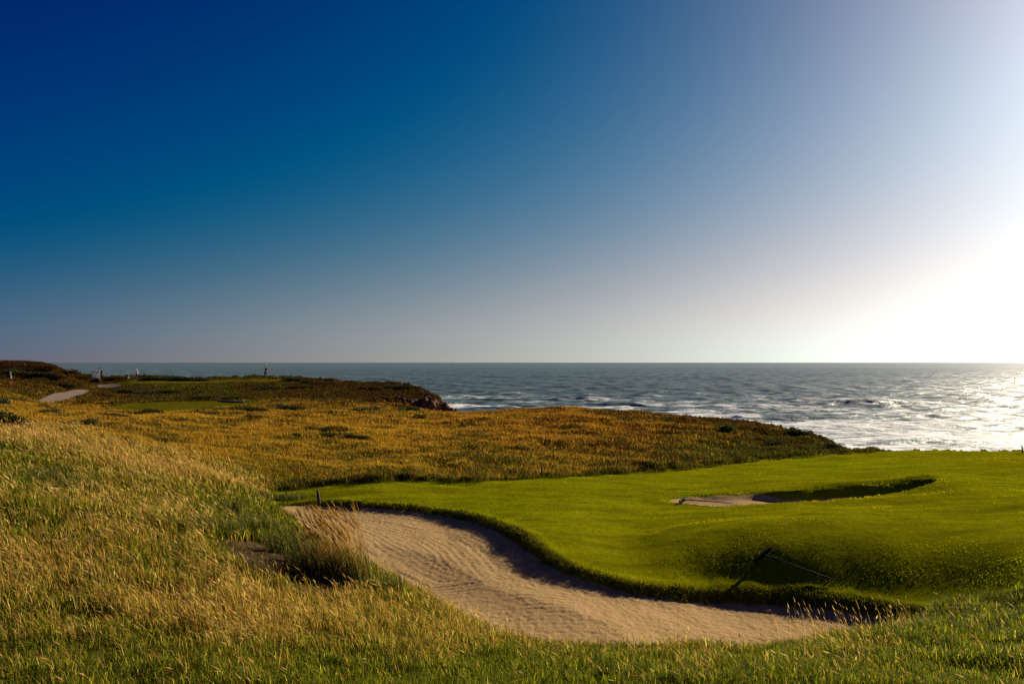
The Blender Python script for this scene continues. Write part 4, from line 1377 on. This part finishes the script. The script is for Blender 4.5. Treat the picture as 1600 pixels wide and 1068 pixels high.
def person(pt, rz, label, J, shirt, trousers, hat, shoes, scale=1.0):
    """J: joint dictionary for pelvis, chest, neck, head, shoulders, elbows, hands, hips, knees, ankles, toes (x right, y forward)"""
    root = empty('person', pt, rz)
    root.scale = (scale,) * 3
    tag(root, label, 'person')
    V = {k: Vector(v) for k, v in J.items()}
    jt = {'pelvis': (*V['pelvis'], (.14, .10)), 'waist': (*((V['pelvis'] + V['chest']) / 2), (.125, .09)), 'chest': (*V['chest'], (.15, .10)), 'neck': (*V['neck'], .055),
          'jaw': (*(V['neck'] * .45 + V['head'] * .55), (.07, .075)), 'head': (*V['head'], (.078, .095)), 'crown': (*(V['head'] + (V['head'] - V['neck']).normalized() * .07), (.06, .07))}
    ed = [('pelvis', 'waist'), ('waist', 'chest'), ('chest', 'neck'), ('neck', 'jaw'), ('jaw', 'head'), ('head', 'crown')]
    fwd = (V.get('face', Vector((0, 1, 0)))).normalized()
    nose = V['head'] + fwd * .105 - Vector((0, 0, .03))
    jt['nose'] = (*nose, .014)
    ed.append(('head', 'nose'))
    for s in ('L', 'R'):
        jt['sh' + s] = (*V['sh' + s], .065)
        jt['el' + s] = (*V['el' + s], .043)
        jt['wr' + s] = (*V['wr' + s], .028)
        d = (V['wr' + s] - V['el' + s]).normalized()
        side = d.cross(Vector((0, 1, 0.3))).normalized()
        oth = d.cross(side).normalized()
        palm = V['wr' + s] + d * .07
        jt['pa' + s] = (*palm, (.034, .018))
        ed += [('chest', 'sh' + s), ('sh' + s, 'el' + s), ('el' + s, 'wr' + s), ('wr' + s, 'pa' + s)]
        for f in range(4):
            off = side * (-.027 + .018 * f)
            ln = (.062, .074, .070, .055)[f]
            a = palm + off + d * .03
            jt[f'f{s}{f}a'] = (*(a + d * ln * .45 + oth * .012), .0085)
            jt[f'f{s}{f}b'] = (*(a + d * ln * .75 + oth * .038), .0075)
            ed += [('pa' + s, f'f{s}{f}a'), (f'f{s}{f}a', f'f{s}{f}b')]
        th = V['wr' + s] + d * .035 - side * .038
        jt[f't{s}a'] = (*th, .010)
        jt[f't{s}b'] = (*(th + d * .04 - side * .012 + oth * .02), .0085)
        ed += [('wr' + s, f't{s}a'), (f't{s}a', f't{s}b')]
        jt['hip' + s] = (*V['hip' + s], .085)
        jt['kn' + s] = (*V['kn' + s], .055)
        jt['an' + s] = (*V['an' + s], .038)
        jt['to' + s] = (*V['to' + s], (.038, .025))
        ed += [('pelvis', 'hip' + s), ('hip' + s, 'kn' + s), ('kn' + s, 'an' + s), ('an' + s, 'to' + s)]
    link('body', skin_mesh('body', jt, ed, SKIN, 1), root)
    sj = {'waist': (*(V['pelvis'] * .85 + V['chest'] * .15), (.165, .125)), 'mid': (*((V['pelvis'] + V['chest']) / 2), (.15, .112)), 'chest': (*V['chest'], (.172, .122)), 'neck': (*(V['chest'] * .25 + V['neck'] * .75), .075)}
    se = [('waist', 'mid'), ('mid', 'chest'), ('chest', 'neck')]
    for s in ('L', 'R'):
        sj['sh' + s] = (*V['sh' + s], .083)
        sj['el' + s] = (*(V['sh' + s] * .25 + V['el' + s] * .75), .066)
        se += [('chest', 'sh' + s), ('sh' + s, 'el' + s)]
    link('shirt', skin_mesh('shirt', sj, se, shirt, 2), root)
    tj = {'pelvis': (*V['pelvis'], (.155, .118))}
    te = []
    for s in ('L', 'R'):
        tj['hip' + s] = (*V['hip' + s], .103)
        tj['kn' + s] = (*V['kn' + s], .073)
        tj['an' + s] = (*(V['kn' + s] * .08 + V['an' + s] * .92), .062)
        te += [('pelvis', 'hip' + s), ('hip' + s, 'kn' + s), ('kn' + s, 'an' + s)]
    link('trousers', skin_mesh('trousers', tj, te, trousers, 2), root)
    for s in ('L', 'R'):
        a, b = V['an' + s], V['to' + s]
        link('shoe', skin_mesh('shoe', {'a': (a.x, a.y, a.z - .03, (.05, .045)), 'b': (*b, (.048, .035))}, [('a', 'b')], shoes, 2), root)
    up = (V['head'] - V['neck']).normalized()
    c = V['head'] + up * .045
    link('cap', skin_mesh('cap', {'a': (*c, (.093, .105)), 'b': (*(c + up * .05), (.07, .08)), 'v': (*(c + fwd * .13 - up * .01), (.06, .012))}, [('a', 'b'), ('a', 'v')], hat, 2), root)
    return root


def stand(**kw):
    J = dict(pelvis=(0, 0, .95), chest=(0, .01, 1.30), neck=(0, .0, 1.48), head=(0, .03, 1.62), shL=(-.18, 0, 1.40), shR=(.18, 0, 1.40), elL=(-.24, -.03, 1.12), elR=(.24, -.03, 1.12),
             wrL=(-.24, .08, .88), wrR=(.24, .08, .88), hipL=(-.10, 0, .88), hipR=(.10, 0, .88), knL=(-.12, .02, .49), knR=(.12, .02, .49), anL=(-.13, -.02, .09), anR=(.13, -.02, .09),
             toL=(-.15, .16, .04), toR=(.15, .16, .04), face=(0, 1, 0))
    J.update(kw)
    return J


RED = simple_mat('red_cloth', (0.50, 0.015, 0.035), 0.9, spec=0.05)
BLACK = simple_mat('black_cloth', (0.018, 0.018, 0.022), 0.8)
NAVY = simple_mat('dark_blue_cloth', (0.02, 0.025, 0.04), 0.8)
WHITEC = simple_mat('white_cloth', (0.72, 0.72, 0.74), 0.8)
SHOE = simple_mat('pale_shoe', (0.65, 0.62, 0.5), 0.6)
STEEL = simple_mat('club_steel', (0.35, 0.35, 0.36), 0.3, 1.0, .05)

pt = on_ground(415, 592.5, 100)
gol = person(pt, 0.15, 'golfer in a red shirt and dark trousers at the end of a swing', stand(
    pelvis=(0, 0, .93), chest=(.06, .02, 1.28), neck=(-.02, .03, 1.46), head=(-.09, .05, 1.60), shL=(-.08, .10, 1.39), shR=(.21, -.06, 1.38), elL=(.16, .26, 1.46), elR=(.36, .06, 1.42),
    wrL=(.30, .16, 1.62), wrR=(.33, .13, 1.58), hipL=(-.09, .02, .87), hipR=(.10, -.02, .87), knL=(-.14, .06, .49), knR=(.12, .03, .48), anL=(-.26, .0, .09), anR=(.13, .0, .09), toL=(-.30, .15, .04), toR=(.17, .17, .04),
    face=(.4, 1, 0)), RED, NAVY, BLACK, SHOE, 1.04)
cl = empty('golf_club', pt + Vector((.34, .12, 1.66)))
tag(cl, 'golf club raised over the shoulder of the golfer in red', 'golf club')
bm = bmesh.new()
tube(bm, [(0, 0, 0), (-.10, -.15, .45), (-.22, -.35, .80)], [.016, .012, .010], 8)
bm_obj('shaft', bm, STEEL, cl)
bm = bmesh.new()
tube(bm, [(-.22, -.35, .80), (-.27, -.36, .79), (-.33, -.36, .78)], [.02, .05, .03], 8)
bm_obj('club_head', bm, STEEL, cl)

pt = on_ground(214, 597, 100)
person(pt, 2.3, 'walker in a white top and white cap with dark trousers', stand(knL=(-.11, .14, .50), anL=(-.12, .20, .10), toL=(-.13, .37, .05), anR=(.12, -.24, .10), toR=(.13, -.07, .04), knR=(.12, .0, .49),
       elL=(-.23, -.10, 1.13), wrL=(-.22, -.02, .89), elR=(.23, .06, 1.13), wrR=(.20, .26, .98)), WHITEC, BLACK, WHITEC, SHOE, 1.02)
pt = on_ground(146, 597, 100)
person(pt + Vector((0, 2.2, 0)), 0.4, 'person in dark clothes standing behind the parked golf cart', stand(), BLACK, NAVY, BLACK, SHOE, 1.12)

# golf bag
pt = on_ground(198.5, 595, 100)
root = empty('golf_bag', pt)
tag(root, 'dark golf bag standing on its legs beside a white tee marker', 'golf bag')
bm = bmesh.new()
tube(bm, [(0, 0, 0), (0, .06, .25), (0, .16, .70), (0, .20, .88)], [.13, .15, .14, .15], 14)
bm_obj('bag_body', bm, BLACK, root)
bm = bmesh.new()
box(bm, (-.10, -.10, .22), (.10, .02, .58), None, .03)
bm_obj('pocket', bm, NAVY, root)
for sx in (-1, 1):
    bm = bmesh.new()
    tube(bm, [(sx * .10, .18, .74), (sx * .28, .48, 0)], .012, 6)
    bm_obj('leg', bm, STEEL, root)
for k in range(5):
    bm = bmesh.new()
    a = k * 1.256
    tube(bm, [(.06 * math.cos(a), .18 + .05 * math.sin(a), .80), (.08 * math.cos(a), .24 + .06 * math.sin(a), 1.05 + .04 * k)], [.008, .008], 6)
    tube(bm, [(.08 * math.cos(a), .24 + .06 * math.sin(a), 1.05 + .04 * k), (.08 * math.cos(a) + .06, .24 + .06 * math.sin(a), 1.09 + .04 * k)], [.025, .02], 6)
    bm_obj('club', bm, STEEL, root)


# ------------------------------------------------------------------ golf cart
def golf_cart(pt, rz):
    """x forward, 2.3 m long, 1.2 m wide, 1.8 m high"""
    root = empty('golf_cart', pt, rz)
    tag(root, 'golf cart with a pale roof and windscreen parked on the far path', 'golf cart')
    body_m = simple_mat('cart_paint', (0.03, 0.045, 0.05), 0.35)
    roof_m = simple_mat('cart_roof', (0.60, 0.58, 0.56), 0.5)
    tyre_m = simple_mat('tyre_rubber', (0.015, 0.015, 0.015), 0.8)
    seat_m = simple_mat('cart_seat', (0.55, 0.48, 0.40), 0.6)
    bm = bmesh.new()
    box(bm, (-1.15, -.58, .26), (1.05, .58, .42), None, .05)              # floor pan
    box(bm, (-1.15, -.56, .421), (-.15, .56, .72), None, .08)            # engine box
    box(bm, (.62, -.54, .421), (1.10, .54, .80), None, .12)              # cowl
    bm_obj('body', bm, body_m, root, False)
    bm = bmesh.new()
    box(bm, (-.62, -.54, .722), (-.10, .54, .84), None, .04)
    bm_obj('seat', bm, seat_m, root)
    bm = bmesh.new()
    box(bm, (-.74, -.54, .85), (-.62, .54, 1.22), Matrix.Rotation(0.0, 4, 'Y'), .04)
    bm_obj('backrest', bm, seat_m, root)
    bm = bmesh.new()
    box(bm, (-1.0, -.62, 1.78), (.85, .62, 1.86), None, .035)
    bm_obj('roof', bm, roof_m, root)
    for sx, tx in ((.80, .70), (-.95, -.85)):
        for sy in (-.5, .5):
            bm = bmesh.new()
            tube(bm, [(sx, sy, .75), (tx, sy, 1.79)], .022, 8)
            bm_obj('roof_post', bm, roof_m, root)
    gl, nt, b = new_mat('windscreen_plastic')
    b.inputs['Base Color'].default_value = (0.75, 0.72, 0.72, 1)
    b.inputs['Alpha'].default_value = 0.30
    b.inputs['Roughness'].default_value = 0.25
    bm = bmesh.new()
    box(bm, (.765, -.48, .84), (.775, .48, 1.76), Matrix.Translation((0, 0, 0)), 0)
    bm_obj('windscreen', bm, gl, root, False)
    bm = bmesh.new()
    tube(bm, [(.62, -.26, .70), (.36, -.26, 1.02)], .018, 8)
    ring = [(.36 + .16 * math.sin(a) * .6, -.26 + .17 * math.cos(a), 1.02 + .16 * math.sin(a) * .75) for a in [k * math.pi / 10 for k in range(21)]]
    tube(bm, ring, .013, 6, False)
    bm_obj('steering_wheel', bm, tyre_m, root)
    for x in (.72, -.72):
        for y in (-.56, .56):
            bm = bmesh.new()
            s = 1 if y > 0 else -1
            tube(bm, [(x, y - s * .10, .23), (x, y - s * .08, .23), (x, y + s * .06, .23), (x, y + s * .08, .23)], [.19, .23, .23, .19], 20)
            w = bm_obj('wheel', bm, tyre_m, root)
            bm = bmesh.new()
            tube(bm, [(x, y + s * .079, .23), (x, y + s * .09, .23)], [.12, .09], 16)
            bm_obj('rim', bm, roof_m, w)
    bm = bmesh.new()
    box(bm, (-1.38, -.45, .45), (-1.16, .45, .52), None, .02)
    bm_obj('bag_rack', bm, tyre_m, root)
    for y in (-.36, .36):
        bm = bmesh.new()
        tube(bm, [(1.085, y, .62), (1.115, y, .62)], [.07, .06], 12)
        bm_obj('headlight', bm, WHITE, root)


golf_cart(on_ground(150, 600, 100), math.radians(-62))
for (yy, lab) in ((-.22, 'pale golf bag strapped at the back of the golf cart near the hill'), (.22, 'pale golf bag strapped at the back of the golf cart near the walkers')):
    c = on_ground(150, 600, 100)
    R = Matrix.Rotation(math.radians(-62), 4, 'Z')
    root = empty('golf_bag', c + R @ Vector((-1.27, yy, .52)), math.radians(-62))
    tag(root, lab, 'golf bag')
    bm = bmesh.new()
    tube(bm, [(0, 0, 0), (-.02, 0, .4), (-.04, 0, .85)], [.11, .12, .12], 12)
    bm_obj('bag_body', bm, simple_mat('pale_bag', (0.6, 0.5, 0.38), 0.7), root)
    bm = bmesh.new()
    for k in range(4):
        a = k * 1.57
        tube(bm, [(-.04 + .05 * math.cos(a), .05 * math.sin(a), .82), (-.05 + .06 * math.cos(a), .06 * math.sin(a), 1.05)], .01, 6)
    bm_obj('clubs', bm, STEEL, root)
